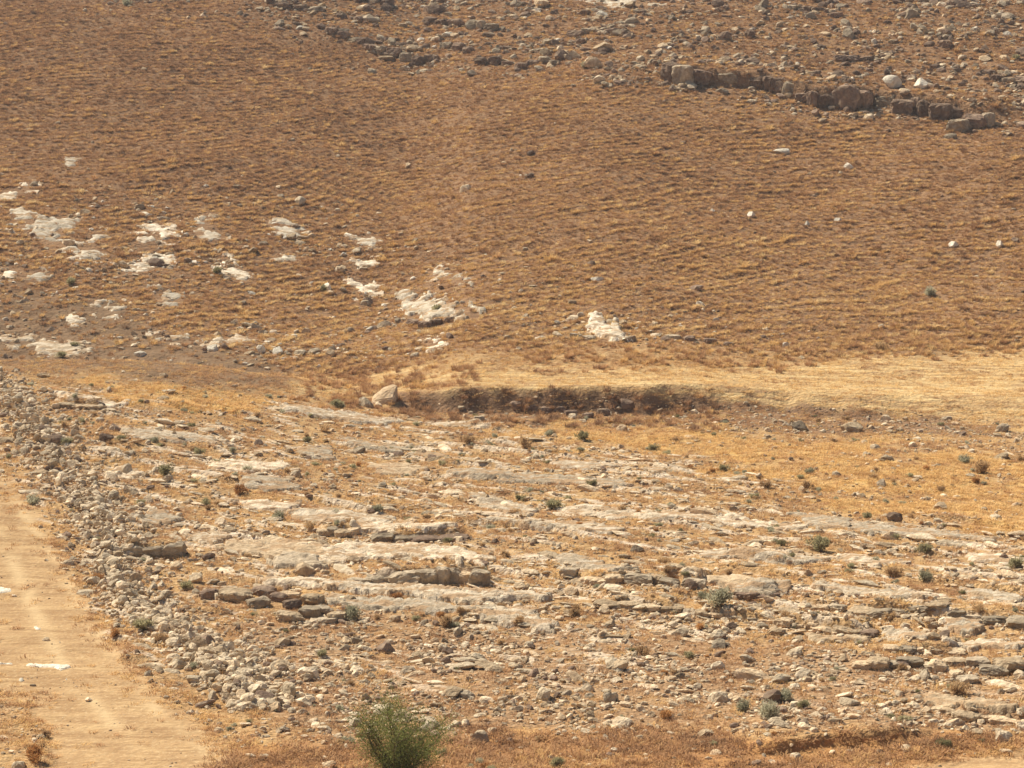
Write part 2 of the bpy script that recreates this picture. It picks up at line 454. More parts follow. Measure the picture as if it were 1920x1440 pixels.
def ground_material():
    t = NT('ground'); p = t.pos()
    n_big = t.noise(0.12, 3, 0.6, p); n_mid = t.noise(0.9, 4, 0.6, p); n_fine = t.noise(7.0, 5, 0.7, p); n_grit = t.noise(28.0, 3, 0.7, p)
    streak = t.noise(1.0, 4, 0.6, t.mapping(p, (0.55, 3.2, 3.2)))
    # near soil: tan and orange-brown
    soil = t.ramp(n_mid, [(0.28, (0.25, 0.142, 0.066)), (0.5, (0.38, 0.232, 0.106)), (0.72, (0.49, 0.32, 0.15))])
    soil = t.mix(t.ramp(n_fine, [(0.45, (0, 0, 0)), (0.66, (0.75, 0.75, 0.75))]), soil, (0.53, 0.35, 0.195))
    soil = t.mix(t.ramp(n_fine, [(0.32, (0.6, 0.6, 0.6)), (0.46, (0, 0, 0))]), soil, (0.21, 0.115, 0.06))
    hill = t.ramp(streak, [(0.30, (0.17, 0.098, 0.056)), (0.48, (0.28, 0.165, 0.09)), (0.68, (0.41, 0.25, 0.135))])
    hill = t.mix(t.math('MULTIPLY', n_big, 0.5), hill, (0.29, 0.172, 0.10))
    hill = t.mix(t.ramp(n_fine, [(0.36, (0.5, 0.5, 0.5)), (0.5, (0, 0, 0))]), hill, (0.15, 0.09, 0.06))
    c = t.mix(t.attr('hill'), soil, hill)
    stony = t.ramp(n_fine, [(0.35, (0.22, 0.13, 0.075)), (0.55, (0.33, 0.2, 0.115)), (0.7, (0.46, 0.34, 0.22))])
    c = t.mix(t.math('MULTIPLY', t.attr('stony'), 0.7), c, stony)
    bare = t.ramp(n_mid, [(0.3, (0.18, 0.113, 0.067)), (0.7, (0.285, 0.183, 0.108))])
    c = t.mix(t.attr('bare'), c, bare)
    yel = t.ramp(n_mid, [(0.3, (0.46, 0.27, 0.095)), (0.7, (0.62, 0.40, 0.145))])
    c = t.mix(t.math('MULTIPLY', t.attr('yellow'), 0.85), c, yel)
    ora = t.ramp(n_mid, [(0.3, (0.30, 0.15, 0.065)), (0.7, (0.46, 0.25, 0.10))])
    c = t.mix(t.attr('orange'), c, ora)
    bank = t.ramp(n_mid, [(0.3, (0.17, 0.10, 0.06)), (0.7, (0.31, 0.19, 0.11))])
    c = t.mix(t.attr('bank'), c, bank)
    fld = t.ramp(t.noise(1.0, 5, 0.7, t.mapping(p, (0.16, 2.8, 1), (0, 0, 0.05))), [(0.40, (0.34, 0.21, 0.11)), (0.50, (0.52, 0.355, 0.175)), (0.62, (0.64, 0.465, 0.235))])
    c = t.mix(t.attr('field'), c, fld)
    trk = t.ramp(n_mid, [(0.32, (0.36, 0.215, 0.102)), (0.5, (0.455, 0.285, 0.137)), (0.70, (0.55, 0.37, 0.182))])
    trk = t.mix(t.math('MULTIPLY', n_grit, 0.5), trk, (0.44, 0.29, 0.17))
    tvec = t.mapping(p, (0.22, 2.2, 1.0), (0, 0, 1.262))
    rut = t.noise(1.0, 5, 0.65, tvec)
    trk = t.mix(t.ramp(rut, [(0.40, (0.85, 0.85, 0.85)), (0.54, (0, 0, 0))]), trk, (0.33, 0.198, 0.098))
    trk = t.mix(t.ramp(n_fine, [(0.54, (0, 0, 0)), (0.68, (0.7, 0.7, 0.7))]), trk, (0.62, 0.45, 0.26))
    trk = t.mix(t.ramp(n_fine, [(0.34, (0.6, 0.6, 0.6)), (0.46, (0, 0, 0))]), trk, (0.33, 0.20, 0.11))
    trk = t.mix(t.math('MULTIPLY', t.attr('rut'), 0.75), trk, (0.58, 0.41, 0.225))
    c = t.mix(t.attr('track'), c, trk)
    # limestone showing through
    rk = t.ramp(t.noise(2.2, 5, 0.65, t.mapping(p, (0.5, 1.6, 1.6), (0, 0, 0.55))), [(0.3, (0.38, 0.28, 0.19)), (0.5, (0.56, 0.435, 0.305)), (0.70, (0.70, 0.575, 0.43))])
    rk = t.mix(t.ramp(n_fine, [(0.55, (0, 0, 0)), (0.72, (0.6, 0.6, 0.6))]), rk, (0.27, 0.20, 0.145))
    c = t.mix(t.attr('rock'), c, rk)
    nb = t.noise(4.5, 2, 0.6, p)
    hsum = t.math('ADD', nb, t.math('MULTIPLY', t.math('MULTIPLY', rut, t.attr('track')), 0.5))
    nrm = t.bump(t.math('MULTIPLY', hsum, t.math('MULTIPLY_ADD', t.attr('track'), -0.7, 1.0)), 0.8, 0.22)
    return t.finish(c, nrm)

def rock_material(name, stops, lichen=0.5, scale=3.0, dirt=0.0, sat=1.0):
    t = NT(name); p = t.pos()
    oi = t.new('ShaderNodeObjectInfo')
    n1 = t.noise(scale, 5, 0.62, p); n2 = t.noise(scale*6, 4, 0.7, p); n3 = t.noise(scale*0.9, 4, 0.65, p, 0.4)
    c = t.ramp(n1, stops)
    c = t.mix(t.ramp(n2, [(0.50, (0, 0, 0)), (0.66, (lichen,)*3)]), c, (0.24, 0.165, 0.10))
    c = t.mix(t.ramp(n3, [(0.54, (0, 0, 0)), (0.62, (lichen*0.8,)*3)]), c, (0.37, 0.28, 0.185))
    v = t.math('MULTIPLY_ADD', oi.outputs['Random'], 0.55, 0.70)
    hs = t.new('ShaderNodeHueSaturation'); t.L(v, hs.inputs['Value']); t.L(c, hs.inputs['Color'])
    hs.inputs['Saturation'].default_value = sat
    c = hs.outputs[0]
    if dirt:
        nd = t.noise(1.3, 5, 0.65, t.mapping(p, (0.55, 1.5, 1.5), (0, 0, 0.55)))
        c = t.mix(t.ramp(nd, [(0.60-dirt*0.2, (0, 0, 0)), (0.66-dirt*0.2, (0.9, 0.9, 0.9))]), c, (0.38, 0.245, 0.14))
    return t.finish(c, t.bump(t.noise(scale*2.2, 3, 0.6, p), 0.9, 0.12))

PALE = [(0.30, (0.40, 0.29, 0.18)), (0.48, (0.58, 0.45, 0.30)), (0.66, (0.73, 0.60, 0.43))]
MIDR = [(0.30, (0.32, 0.22, 0.135)), (0.5, (0.50, 0.365, 0.228)), (0.70, (0.65, 0.505, 0.335))]
GREY = [(0.30, (0.22, 0.165, 0.115)), (0.5, (0.37, 0.29, 0.20)), (0.70, (0.54, 0.435, 0.31))]
BRWN = [(0.30, (0.14, 0.095, 0.07)), (0.5, (0.235, 0.158, 0.112)), (0.70, (0.37, 0.265, 0.185))]
M_GROUND = ground_material()
M_PALE = rock_material('pale_limestone', PALE, 0.35)
M_SLAB = rock_material('slab_limestone', [(0.30, (0.36, 0.275, 0.185)), (0.48, (0.53, 0.42, 0.295)), (0.66, (0.69, 0.575, 0.43))], 0.5, 2.6, 0.55)
M_SLABM = rock_material('slab_grey_limestone', MIDR, 0.5, 2.2, 0.5)
M_PATCH = rock_material('patch_limestone', [(0.3, (0.46, 0.37, 0.26)), (0.5, (0.66, 0.55, 0.41)), (0.68, (0.80, 0.70, 0.55))], 0.45, 1.8, 0.45)
M_MID = rock_material('weathered_limestone', MIDR, 0.5)
M_GREY = rock_material('grey_limestone', GREY, 0.6, 2.2)
M_BRWN = rock_material('brown_limestone', BRWN, 0.5, 2.2)
M_TAN = rock_material('tan_limestone', [(0.3, (0.44, 0.30, 0.18)), (0.5, (0.58, 0.42, 0.26)), (0.7, (0.70, 0.53, 0.35))], 0.2)
M_WHITE = rock_material('white_limestone', [(0.3, (0.56, 0.48, 0.37)), (0.5, (0.70, 0.61, 0.48)), (0.7, (0.80, 0.72, 0.59))], 0.12)

def grass_material(name, stops, transl=0.3):
    t = NT(name)
    tone = t.attr('tone', 'INSTANCER')
    oi = t.new('ShaderNodeObjectInfo')
    f = t.math('ADD', tone, t.math('MULTIPLY_ADD', oi.outputs['Random'], 0.30, -0.15))
    c = t.ramp(f, stops)
    d = t.new('ShaderNodeBsdfDiffuse'); t.L(c, d.inputs[0])
    tr = t.new('ShaderNodeBsdfTranslucent'); t.L(c, tr.inputs[0])
    mx = t.new('ShaderNodeMixShader'); mx.inputs[0].default_value = transl
    t.L(d.outputs[0], mx.inputs[1]); t.L(tr.outputs[0], mx.inputs[2]); t.L(mx.outputs[0], t.out.inputs[0])
    return t.m
GR = [(0.0, (0.14, 0.086, 0.054)), (0.3, (0.285, 0.158, 0.086)), (0.55, (0.45, 0.258, 0.130)), (0.8, (0.62, 0.40, 0.165)), (1.0, (0.70, 0.52, 0.27))]
M_GRASS = grass_material('dry_grass', GR)

def plant_material(name, a, b, transl=0.25):
    t = NT(name)
    p = t.pos(); n = t.noise(9.0, 2, 0.5, p)
    oi = t.new('ShaderNodeObjectInfo')
    f = t.math('MULTIPLY_ADD', oi.outputs['Random'], 0.5, t.math('MULTIPLY', n, 0.6))
    c = t.ramp(f, [(0.25, a), (0.8, b)])
    d = t.new('ShaderNodeBsdfDiffuse'); t.L(c, d.inputs[0])
    tr = t.new('ShaderNodeBsdfTranslucent'); t.L(c, tr.inputs[0])
    mx = t.new('ShaderNodeMixShader'); mx.inputs[0].default_value = transl
    t.L(d.outputs[0], mx.inputs[1]); t.L(tr.outputs[0], mx.inputs[2]); t.L(mx.outputs[0], t.out.inputs[0])
    return t.m
M_OLIVE = plant_material('olive_foliage', (0.19, 0.165, 0.08), (0.40, 0.35, 0.20), 0.5)
M_GGREEN = plant_material('grey_green_foliage', (0.24, 0.22, 0.14), (0.46, 0.42, 0.29), 0.5)
M_DRYB = plant_material('dry_brown_foliage', (0.32, 0.20, 0.105), (0.56, 0.38, 0.20), 0.5)
M_RUST = plant_material('rusty_foliage', (0.34, 0.165, 0.065), (0.52, 0.28, 0.11))
M_GREEN = plant_material('green_foliage', (0.085, 0.100, 0.028), (0.20, 0.205, 0.065), 0.35)
M_WOOD = plant_material('twig_wood', (0.10, 0.075, 0.05), (0.18, 0.13, 0.09), 0.0)

# ------------------------------------------------------------------ the ground
GRID = {}
def build_ground():
    rows = [18.0]
    while rows[-1] < 640:
        y = rows[-1]
        if y < 60: s = 1.5
        elif y < 142: s = 0.085 + (y-60)*0.0011
        elif y < 158: s = 0.16
        elif y < 262: s = 0.24
        else: s = min(14, 0.4 + (y-262)*0.12)
        rows.append(y+s)
    rows = np.array(rows)
    a = np.linspace(-0.235, 0.235, 560)
    ext = 0.235*np.power(1.16, np.arange(1, 18))
    a = np.concatenate([-ext[::-1], a, ext])
    X = rows[:, None]*a[None, :]; Y = np.repeat(rows[:, None], len(a), 1)
    x = X.ravel(); y = Y.ravel()
    z = H(x, y)
    m = masks(x, y, z)
    nr, nc = X.shape
    i = np.arange(nr*nc).reshape(nr, nc)
    F = np.stack([i[:-1, :-1], i[:-1, 1:], i[1:, 1:], i[1:, :-1]], -1).reshape(-1, 4)
    V = np.stack([x, y, z], 1)
    GRID.update(rows=rows, a=a, z=z.reshape(nr, nc), m={k: q.reshape(nr, nc) for k, q in m.items()})
    fc = F[:, 0]
    trk = m['track'][fc] > 0.5; fld = m['field'][fc] > 0.5
    hil = (m['hill'][fc] > 0.5) & ~fld & ~trk
    parts = {'dirt_track': trk, 'stubble_field': fld & ~trk, 'hillside': hil, 'rocky_ground': ~(trk | fld | hil)}
    for nm, sel in parts.items():
        f = F[sel]; used, inv = np.unique(f, return_inverse=True)
        o = grid_mesh(nm, V[used], inv.reshape(-1, 4), M_GROUND, {k: q[used] for k, q in m.items()})
        tag(o, kind='structure')
        o['label'] = {'dirt_track': 'sandy tan dirt track along the left and lower edge', 'stubble_field': 'straw-coloured harvested stubble strip at the foot of the hill',
                      'hillside': 'brown hillside of dry grass crossed by sheep paths', 'rocky_ground': 'tan stony rise with limestone beds showing through'}[nm]
build_ground()

# ------------------------------------------------------------------ from here on the ground is read back from its own mesh
def _cell(x, y):
    R, A = GRID['rows'], GRID['a']
    x = np.asarray(x, float); y = np.asarray(y, float); a = x/y
    i = np.clip(np.searchsorted(R, y)-1, 0, len(R)-2); j = np.clip(np.searchsorted(A, a)-1, 0, len(A)-2)
    return i, j, np.clip((y-R[i])/(R[i+1]-R[i]), 0, 1), np.clip((a-A[j])/(A[j+1]-A[j]), 0, 1)
def _bil(Z, c):
    i, j, f, g = c
    return (Z[i, j]*(1-g)+Z[i, j+1]*g)*(1-f) + (Z[i+1, j]*(1-g)+Z[i+1, j+1]*g)*f
def H(x, y): return _bil(GRID['z'], _cell(x, y))
def masks(x, y, z):
    c = _cell(x, y); return {k: _bil(q, c) for k, q in GRID['m'].items()}

# ------------------------------------------------------------------ stones: shapes shared by all copies
def ico(sub):
    bm = bmesh.new(); bmesh.ops.create_icosphere(bm, subdivisions=sub, radius=1.0)
    V = np.array([v.co[:] for v in bm.verts]); F = [[v.index for v in f.verts] for f in bm.faces]
    bm.free(); return V, F
ICO2 = ico(2); ICO3 = ico(3)

def rock_shape(rng, sub=2, planes=11, squash=(1, 0.8, 0.6), rough=0.05, lo=0.55, hi=0.85):
    V, F = ICO2 if sub == 2 else ICO3
    V = V.copy()*1.1
    for _ in range(planes):
        n = rng.normal(size=3); n /= np.linalg.norm(n)
        d = rng.uniform(lo, hi)
        s = V@n - d
        V = V - np.where(s > 0, s, 0)[:, None]*n
    V += rough*np.stack([noise(V[:, 0]*2.2+9*k, V[:, 1]*2.2+V[:, 2]*1.7+k, 300+k) for k in range(3)], 1)
    V *= np.array(squash)
    mx = np.abs(V).max(0); V = V/mx.max()*0.5            # longest side is 1 m
    return V, F

def block_shape(rng, n=6):
    """a jointed bed-rock block: a box with broken edges, one metre on each side, standing on z = 0"""
    g = np.linspace(-1, 1, n+1); V = []; idx = {}; F = []
    def vid(p):
        k = tuple(np.round(p, 5))
        if k not in idx: idx[k] = len(V); V.append(p)
        return idx[k]
    for ax in range(3):
        for sgn in (-1, 1):
            for i in range(n):
                for j in range(n):
                    q = []
                    for a, b in ((i, j), (i+1, j), (i+1, j+1), (i, j+1)):
                        p = [0, 0, 0]; p[ax] = sgn; p[(ax+1) % 3] = g[a]; p[(ax+2) % 3] = g[b]; q.append(vid(p))
                    F.append(q if sgn > 0 else q[::-1])
    V = np.array(V, float)
    q = (np.abs(V)**5).sum(1, keepdims=True)**(1/5.0)
    V = V/q
    for _ in range(12):
        nrm = rng.normal(size=3)*np.array([1, 1, 0.9]); nrm /= np.linalg.norm(nrm)
        sup = np.abs(nrm).sum(); d = rng.uniform(0.62, 0.86)*sup
        s = V@nrm - d
        V = V - np.where(s > 0, s, 0)[:, None]*nrm
    off = rng.uniform(0, 50)
    fl = fbm(V[:, 0]*2.3+off, V[:, 1]*2.3+V[:, 2]*0.5, 330, 2)
    V[:, :2] *= (1+0.16*fl)[:, None]
    V += 0.12*np.stack([fbm(V[:, 0]*1.7+off+9*k, V[:, 1]*1.7+V[:, 2]*2.1+k, 320+k, 2) for k in range(3)], 1)
    V[:, 2] += 1.0
    V[:, 2] = np.where(V[:, 2] < 0.1, -0.5, V[:, 2])
    return V*0.5, F

def make_mesh(name, V, F, mat, smooth=False):
    me = bpy.data.meshes.new(name); me.from_pydata([tuple(p) for p in V], [], F); me.update()
    if smooth: me.polygons.foreach_set('use_smooth', [True]*len(me.polygons))
    me.materials.append(mat); return me

rs = np.random.default_rng(11)
def stone_set(nm, mat, n, sub, planes, squash, rough, lo=.55, hi=.85, smooth=False):
    r = []
    for k in range(n):
        s = np.array(squash)*rs.uniform(0.8, 1.2, 3)
        V, F = rock_shape(rs, sub, planes, s, rough, lo, hi); r.append(make_mesh(nm, V, F, mat, smooth))
    return r
ST_PALE = stone_set('pale_stone', M_PALE, 8, 2, 12, (1, .75, .55), .05)
ST_MID = stone_set('tan_stone', M_MID, 8, 2, 12, (1, .75, .5), .05)
ST_GREY = stone_set('grey_stone', M_GREY, 6, 2, 11, (1, .75, .6), .07)
ST_BRWN = stone_set('brown_stone', M_BRWN, 6, 2, 11, (1, .75, .55), .06)
ST_FLAT = stone_set('flat_stone', M_PALE, 6, 2, 12, (1, .65, .24), .05)
ST_ANG = stone_set('broken_stone', M_PALE, 8, 2, 8, (1, .75, .6), .025, .42, .78)
ST_ANGM = stone_set('broken_tan_stone', M_MID, 6, 2, 8, (1, .75, .6), .025, .42, .78)
ST_WHITE = stone_set('white_stone', M_WHITE, 4, 2, 11, (1, .75, .5), .06)
BLK = {k: [make_mesh('rock_block', *block_shape(rs), m) for _ in range(7)] for k, m in (('grey', M_GREY), ('brown', M_BRWN), ('mid', M_MID))}

# collections that only serve as sources for scattered stuff (never linked to the scene)
def source(name, meshes):
    c = bpy.data.collections.new(name)
    for i, me in enumerate(meshes):
        o = bpy.data.objects.new('%s_%02d' % (name, i), me); c.objects.link(o)
    return c

def scatter(name, label, cat, pts, rot, scl, idx, tone, coll, parent=None):
    me = bpy.data.meshes.new(name); n = len(pts)
    me.vertices.add(n); me.vertices.foreach_set('co', np.asarray(pts, np.float32).ravel())
    a = me.attributes.new('rot', 'FLOAT_VECTOR', 'POINT'); a.data.foreach_set('vector', np.asarray(rot, np.float32).ravel())
    a = me.attributes.new('scl', 'FLOAT_VECTOR', 'POINT'); a.data.foreach_set('vector', np.asarray(scl, np.float32).ravel())
    a = me.attributes.new('idx', 'INT', 'POINT'); a.data.foreach_set('value', np.asarray(idx, np.int32))
    a = me.attributes.new('tone', 'FLOAT', 'POINT'); a.data.foreach_set('value', np.asarray(tone, np.float32))
    o = bpy.data.objects.new(name, me); COL.objects.link(o)
    g = bpy.data.node_groups.new(name, 'GeometryNodeTree')
    g.interface.new_socket('Geometry', in_out='INPUT', socket_type='NodeSocketGeometry')
    g.interface.new_socket('Geometry', in_out='OUTPUT', socket_type='NodeSocketGeometry')
    N = g.nodes; gi = N.new('NodeGroupInput'); go = N.new('NodeGroupOutput')
    ip = N.new('GeometryNodeInstanceOnPoints'); ci = N.new('GeometryNodeCollectionInfo')
    ci.inputs['Collection'].default_value = coll; ci.inputs['Separate Children'].default_value = True; ci.inputs['Reset Children'].default_value = True
    def na(nm, dt):
        q = N.new('GeometryNodeInputNamedAttribute'); q.data_type = dt; q.inputs['Name'].default_value = nm
        return [s for s in q.outputs if s.name == 'Attribute' and s.enabled][0]
    g.links.new(gi.outputs[0], ip.inputs['Points']); g.links.new(ci.outputs[0], ip.inputs['Instance'])
    ip.inputs['Pick Instance'].default_value = True
    g.links.new(na('idx', 'INT'), ip.inputs['Instance Index'])
    g.links.new(na('rot', 'FLOAT_VECTOR'), ip.inputs['Rotation']); g.links.new(na('scl', 'FLOAT_VECTOR'), ip.inputs['Scale'])
    g.links.new(ip.outputs[0], go.inputs[0])
    md = o.modifiers.new('scatter', 'NODES'); md.node_group = g
    if parent: o.parent = parent; o['kind'] = 'stuff'
    else: tag(o, label, cat, kind='stuff')
    return o

def copy_mesh(name, me, loc, rot, scl, parent=None):
    o = bpy.data.objects.new(name, me); COL.objects.link(o)
    o.location = loc; o.rotation_euler = rot; o.scale = scl
    if parent: o.parent = parent
    return o
# ------------------------------------------------------------------ ledges of jointed blocks
rb = np.random.default_rng(23)
def place_block(b, kinds, parent, name='rock_block', strike=0.0, deepen=1.0, hi=1.0):
    u0, u1, vt, vf = b
    x, y, z = at1((u0+u1)/2, vf)
    s = ppm(y); wd = (u1-u0)/s*1.30; ph = (vf-vt)/s*hi*rb.uniform(.85, 1.18)
    dep = max(0.55, min(1.5, 0.85*wd))*deepen
    view = math.atan2(CZ-z, y)
    h = max(0.62*ph, (ph-dep*0.7*math.sin(view))/math.cos(view))
    k = kinds[int(rb.integers(len(kinds)))]
    me = BLK[k][int(rb.integers(len(BLK[k])))]
    rz = strike + rb.normal(0, 0.20)
    loc = Vector((x - math.sin(rz)*dep*0.45, y + math.cos(rz)*dep*0.45, z-0.04))
    o = copy_mesh(name, me, loc, (rb.normal(0, .05), rb.normal(0, .06), rz), (wd*(1 if rb.random() < .5 else -1), dep, h))
    if parent:
        o.location = loc - parent.location; o.parent = parent
    return o

def ledge(blocks, label, kinds, name='rock_ledge', group='rock ledges on the near rise', deepen=1.0):
    xs = [at1((b[0]+b[1])/2, b[3]) for b in blocks]
    c = np.mean(np.array(xs), axis=0)
    e = empty(name, tuple(c)); tag(e, label, 'rock ledge', group)
    landmark(np.mean([(b[0]+b[1])/2 for b in blocks]), np.mean([b[3] for b in blocks]), label)
    so = sorted(xs); st = math.atan2(so[-1][1]-so[0][1], so[-1][0]-so[0][0])
    for b in blocks:
        place_block(b, kinds, e, strike=max(-0.6, min(0.6, st)), deepen=deepen)
    return e
KIND = {'A': ('grey', 'grey', 'mid'), 'E': ('grey', 'mid'), 'F': ('mid', 'mid'), 'J': ('brown', 'mid'), 'K': ('grey', 'mid'), 'L': ('grey', 'mid'), 'M': ('mid',), 'O': ('brown', 'grey'), 'HL': ('grey',), 'N': ('brown',), 'P': ('grey',), 'Q': ('mid', 'grey'), 'S': ('grey', 'mid'), 'T': ('grey', 'mid'), 'U': ('mid',), 'V': ('mid', 'grey')}
for key, L in LEDGES.items():
    if key == 'R': continue
    ledge(L['blocks'], L['label'], KIND[key])
RW = ['farthest left of the row', 'big and leftmost but one', 'top of the tight cluster', 'below the top of the tight cluster', 'middle of the row, upper', 'upper right of the tight cluster', 'centre of the row', 'lowest left of the lower cluster', 'upper edge near the narrow slab', 'centre of the lower cluster', 'right of the lower cluster', 'lowest right', 'rightmost beside the grey bushy shrub']
for b, rw in zip(LEDGES['R']['blocks'], RW):
    o = place_block(b, ('grey', 'brown', 'mid'), None, 'tumbled_block', rb.normal(0, .4), 0.9)
    tag(o, 'dark tumbled block right of the rubble bank, ' + rw, 'rock', 'tumbled blocks right of the rubble bank')
ledge(CLIFF, 'long broken cliff band of upright dark brown blocks, upper right hillside', ('brown', 'brown', 'brown', 'grey'), 'cliff_band', None, 1.2)
UP = [('short dark ledge near the top edge, left of centre of the hill', [(512,548,2,18),(545,580,4,20),(578,610,6,22)]),
      ('low dark overhang in the middle of the upper rocky belt', [(888,912,98,122),(908,936,100,122),(938,962,108,124)]),
      ('small dark-faced outcrop left in the upper rocky belt', [(722,750,84,108),(746,770,88,116),(768,792,98,124),(790,816,92,118)]),
      ('little grey ledge above the right end of the cliff band', [(1566,1590,98,116),(1588,1618,100,116),(1616,1646,100,114)]),
      ('squat brown ledge above the left end of the cliff band', [(1060,1090,52,70),(1086,1118,48,64),(1116,1140,52,66)]),
      ('row of dark blocks at the left end of the rocky belt', [(600,626,46,64),(622,650,52,70),(648,676,62,82),(672,700,74,96),(696,720,80,102)]),
      ('tumbled dark blocks between the left ledges of the rocky belt', [(820,842,72,92),(840,866,76,96),(862,884,82,100)]),
      ('broken ledge left of the long grey boulder in the rocky belt', [(966,990,112,130),(986,1010,104,124),(1008,1034,100,118),(1030,1052,108,124)]),
      ('dark ledge in the rocky belt just under the top edge', [(786,812,28,44),(808,838,30,46),(836,862,32,48),(880,906,36,54),(902,930,40,58)]),
      ('pale broken ledge near the top edge right of centre', [(1470,1494,4,18),(1492,1520,6,20),(1520,1546,8,22),(1550,1580,20,34)]),
      ('grey broken rocks at the hill foot left of the ragged white outcrop', [(1062,1086,620,634),(1084,1110,622,638)]),
      ('grey rocks in a short line right of the ragged white outcrop', [(1172,1196,626,642),(1252,1280,620,638),(1282,1304,622,640),(1322,1346,626,645),(1358,1378,634,650)]),
      ('dark rock face under the big white overhanging outcrop', [(756,780,592,610),(778,806,596,616),(804,830,592,612),(828,850,590,606)]),
      ('broken grey and brown rocks sticking out of the earth bank', [(884,912,770,792),(958,986,742,764),(984,1012,746,770),(1010,1036,752,776),(1036,1062,750,774),(1060,1090,756,780),(1090,1118,760,784),(1120,1150,754,780)]),
      ('dark broken ledge in the top right corner of the hill', [(1756,1782,70,90),(1850,1876,136,152),(1874,1900,140,156),(1898,1926,136,154)])]
def thin(bl, f):
    return [((a+b)/2-(b-a)*f/2, (a+b)/2+(b-a)*f/2, d-(d-c)*f, d) for a, b, c, d in bl]
for lab, bl in UP:
    bl = thin(bl, 0.6 if 'bank' in lab else 0.74)
    ledge(bl, lab, ('brown', 'grey') if 'grey' in lab and 'bank' not in lab else ('brown', 'brown', 'grey'), 'rock_ledge', 'rock ledges on the hillside')

# ------------------------------------------------------------------ slabs and patches of bare limestone
def slab(name, label, poly, T, mat, group, rag=0.22, holes=0.0):
    px = np.array(poly, float)
    X, Y, Z = at(px[:, 0], px[:, 1])
    P = np.stack([X, Y], 1)
    ym = Y.mean(); cell = max(0.075, ym*0.00085)
    x0, x1 = X.min()-.35, X.max()+.35; y0, y1 = Y.min()-.4, Y.max()+.4
    nx = max(4, int((x1-x0)/cell)); ny = max(4, int((y1-y0)/(cell*1.15)))
    gx, gy = np.meshgrid(np.linspace(x0, x1, nx), np.linspace(y0, y1, ny))
    x = gx.ravel(); y = gy.ravel()
    sc = ym/100.0
    d = poly_sd(x, y, P) + rag*1.5*sc*fbm(x/(0.9*sc), y/(0.9*sc), 400, 4, 0.62)
    if holes: d = d - holes*sc*ss(0.1, 0.5, fbm(x/(1.1*sc)+7, y/(1.6*sc), 410, 2))*3.0
    prof = ss(-0.01, 0.09*sc, d)
    a, b = along(x, y), bed(x, y)
    lump = 0.045*fbm(a/0.9, b/0.45, 420, 3) + 0.03*fbm(x/.25, y/.25, 425, 2)
    crack = 0.09*(1-ss(0.0, 0.07, np.abs(noise(a/1.9, b/0.8, 430)))) + 0.06*(1-ss(0, 0.08, np.abs(noise(a/0.9+5, b/2.2, 431))))
    T = 0.7*T
    z = H(x, y) + T*prof + (lump-crack)*prof*min(1.0, T*6) - 0.16*(1-prof)
    keep = prof > 0.001
    i = np.arange(nx*ny).reshape(ny, nx)
    F = np.stack([i[:-1, :-1], i[:-1, 1:], i[1:, 1:], i[1:, :-1]], -1).reshape(-1, 4)
    F = F[keep[F].any(1)]
    if len(F) == 0: return None
    # connected pieces: the main body, and fragments that have come away from it
    comp = np.arange(nx*ny)
    while True:
        mn = comp[F].min(1); new = comp.copy(); np.minimum.at(new, F.ravel(), np.repeat(mn, 4)); new = new[new]
        if (new == comp).all(): break
        comp = new
    fc = comp[F[:, 0]]; ids, cnt = np.unique(fc, return_counts=True); order = np.argsort(-cnt)
    V3 = np.stack([x, y, z], 1); SLABS.append((P, X.min(), X.max(), Y.min(), Y.max()))
    landmark(px[:, 0].mean(), px[:, 1].mean(), label)
    frag = []
    for r, k in enumerate(order):
        if r and cnt[k] < 14: continue
        f = F[fc == ids[k]]; used, inv = np.unique(f, return_inverse=True)
        c = V3[used].mean(0)
        o = grid_mesh(name if r == 0 else 'limestone_fragment', V3[used]-c, inv.reshape(-1, 4), mat, smooth=False)
        o.location = c
        if r == 0: tag(o, label, 'rock slab' if name == 'limestone_slab' else 'rock patch', group, 'thing')
        else: frag.append(o); o['kind'] = 'thing'
    short = ' '.join(label.split(',')[0].split()[:9])
    for r, o in enumerate(frag):
        tag(o, ('small fragment broken off beside ' if len(frag) == 1 else ['largest', 'second largest', 'third largest', 'smallest'][min(r, 3)] + ' fragment broken off beside ') + short, 'rock', 'fragments beside ' + short)
SLABS = []

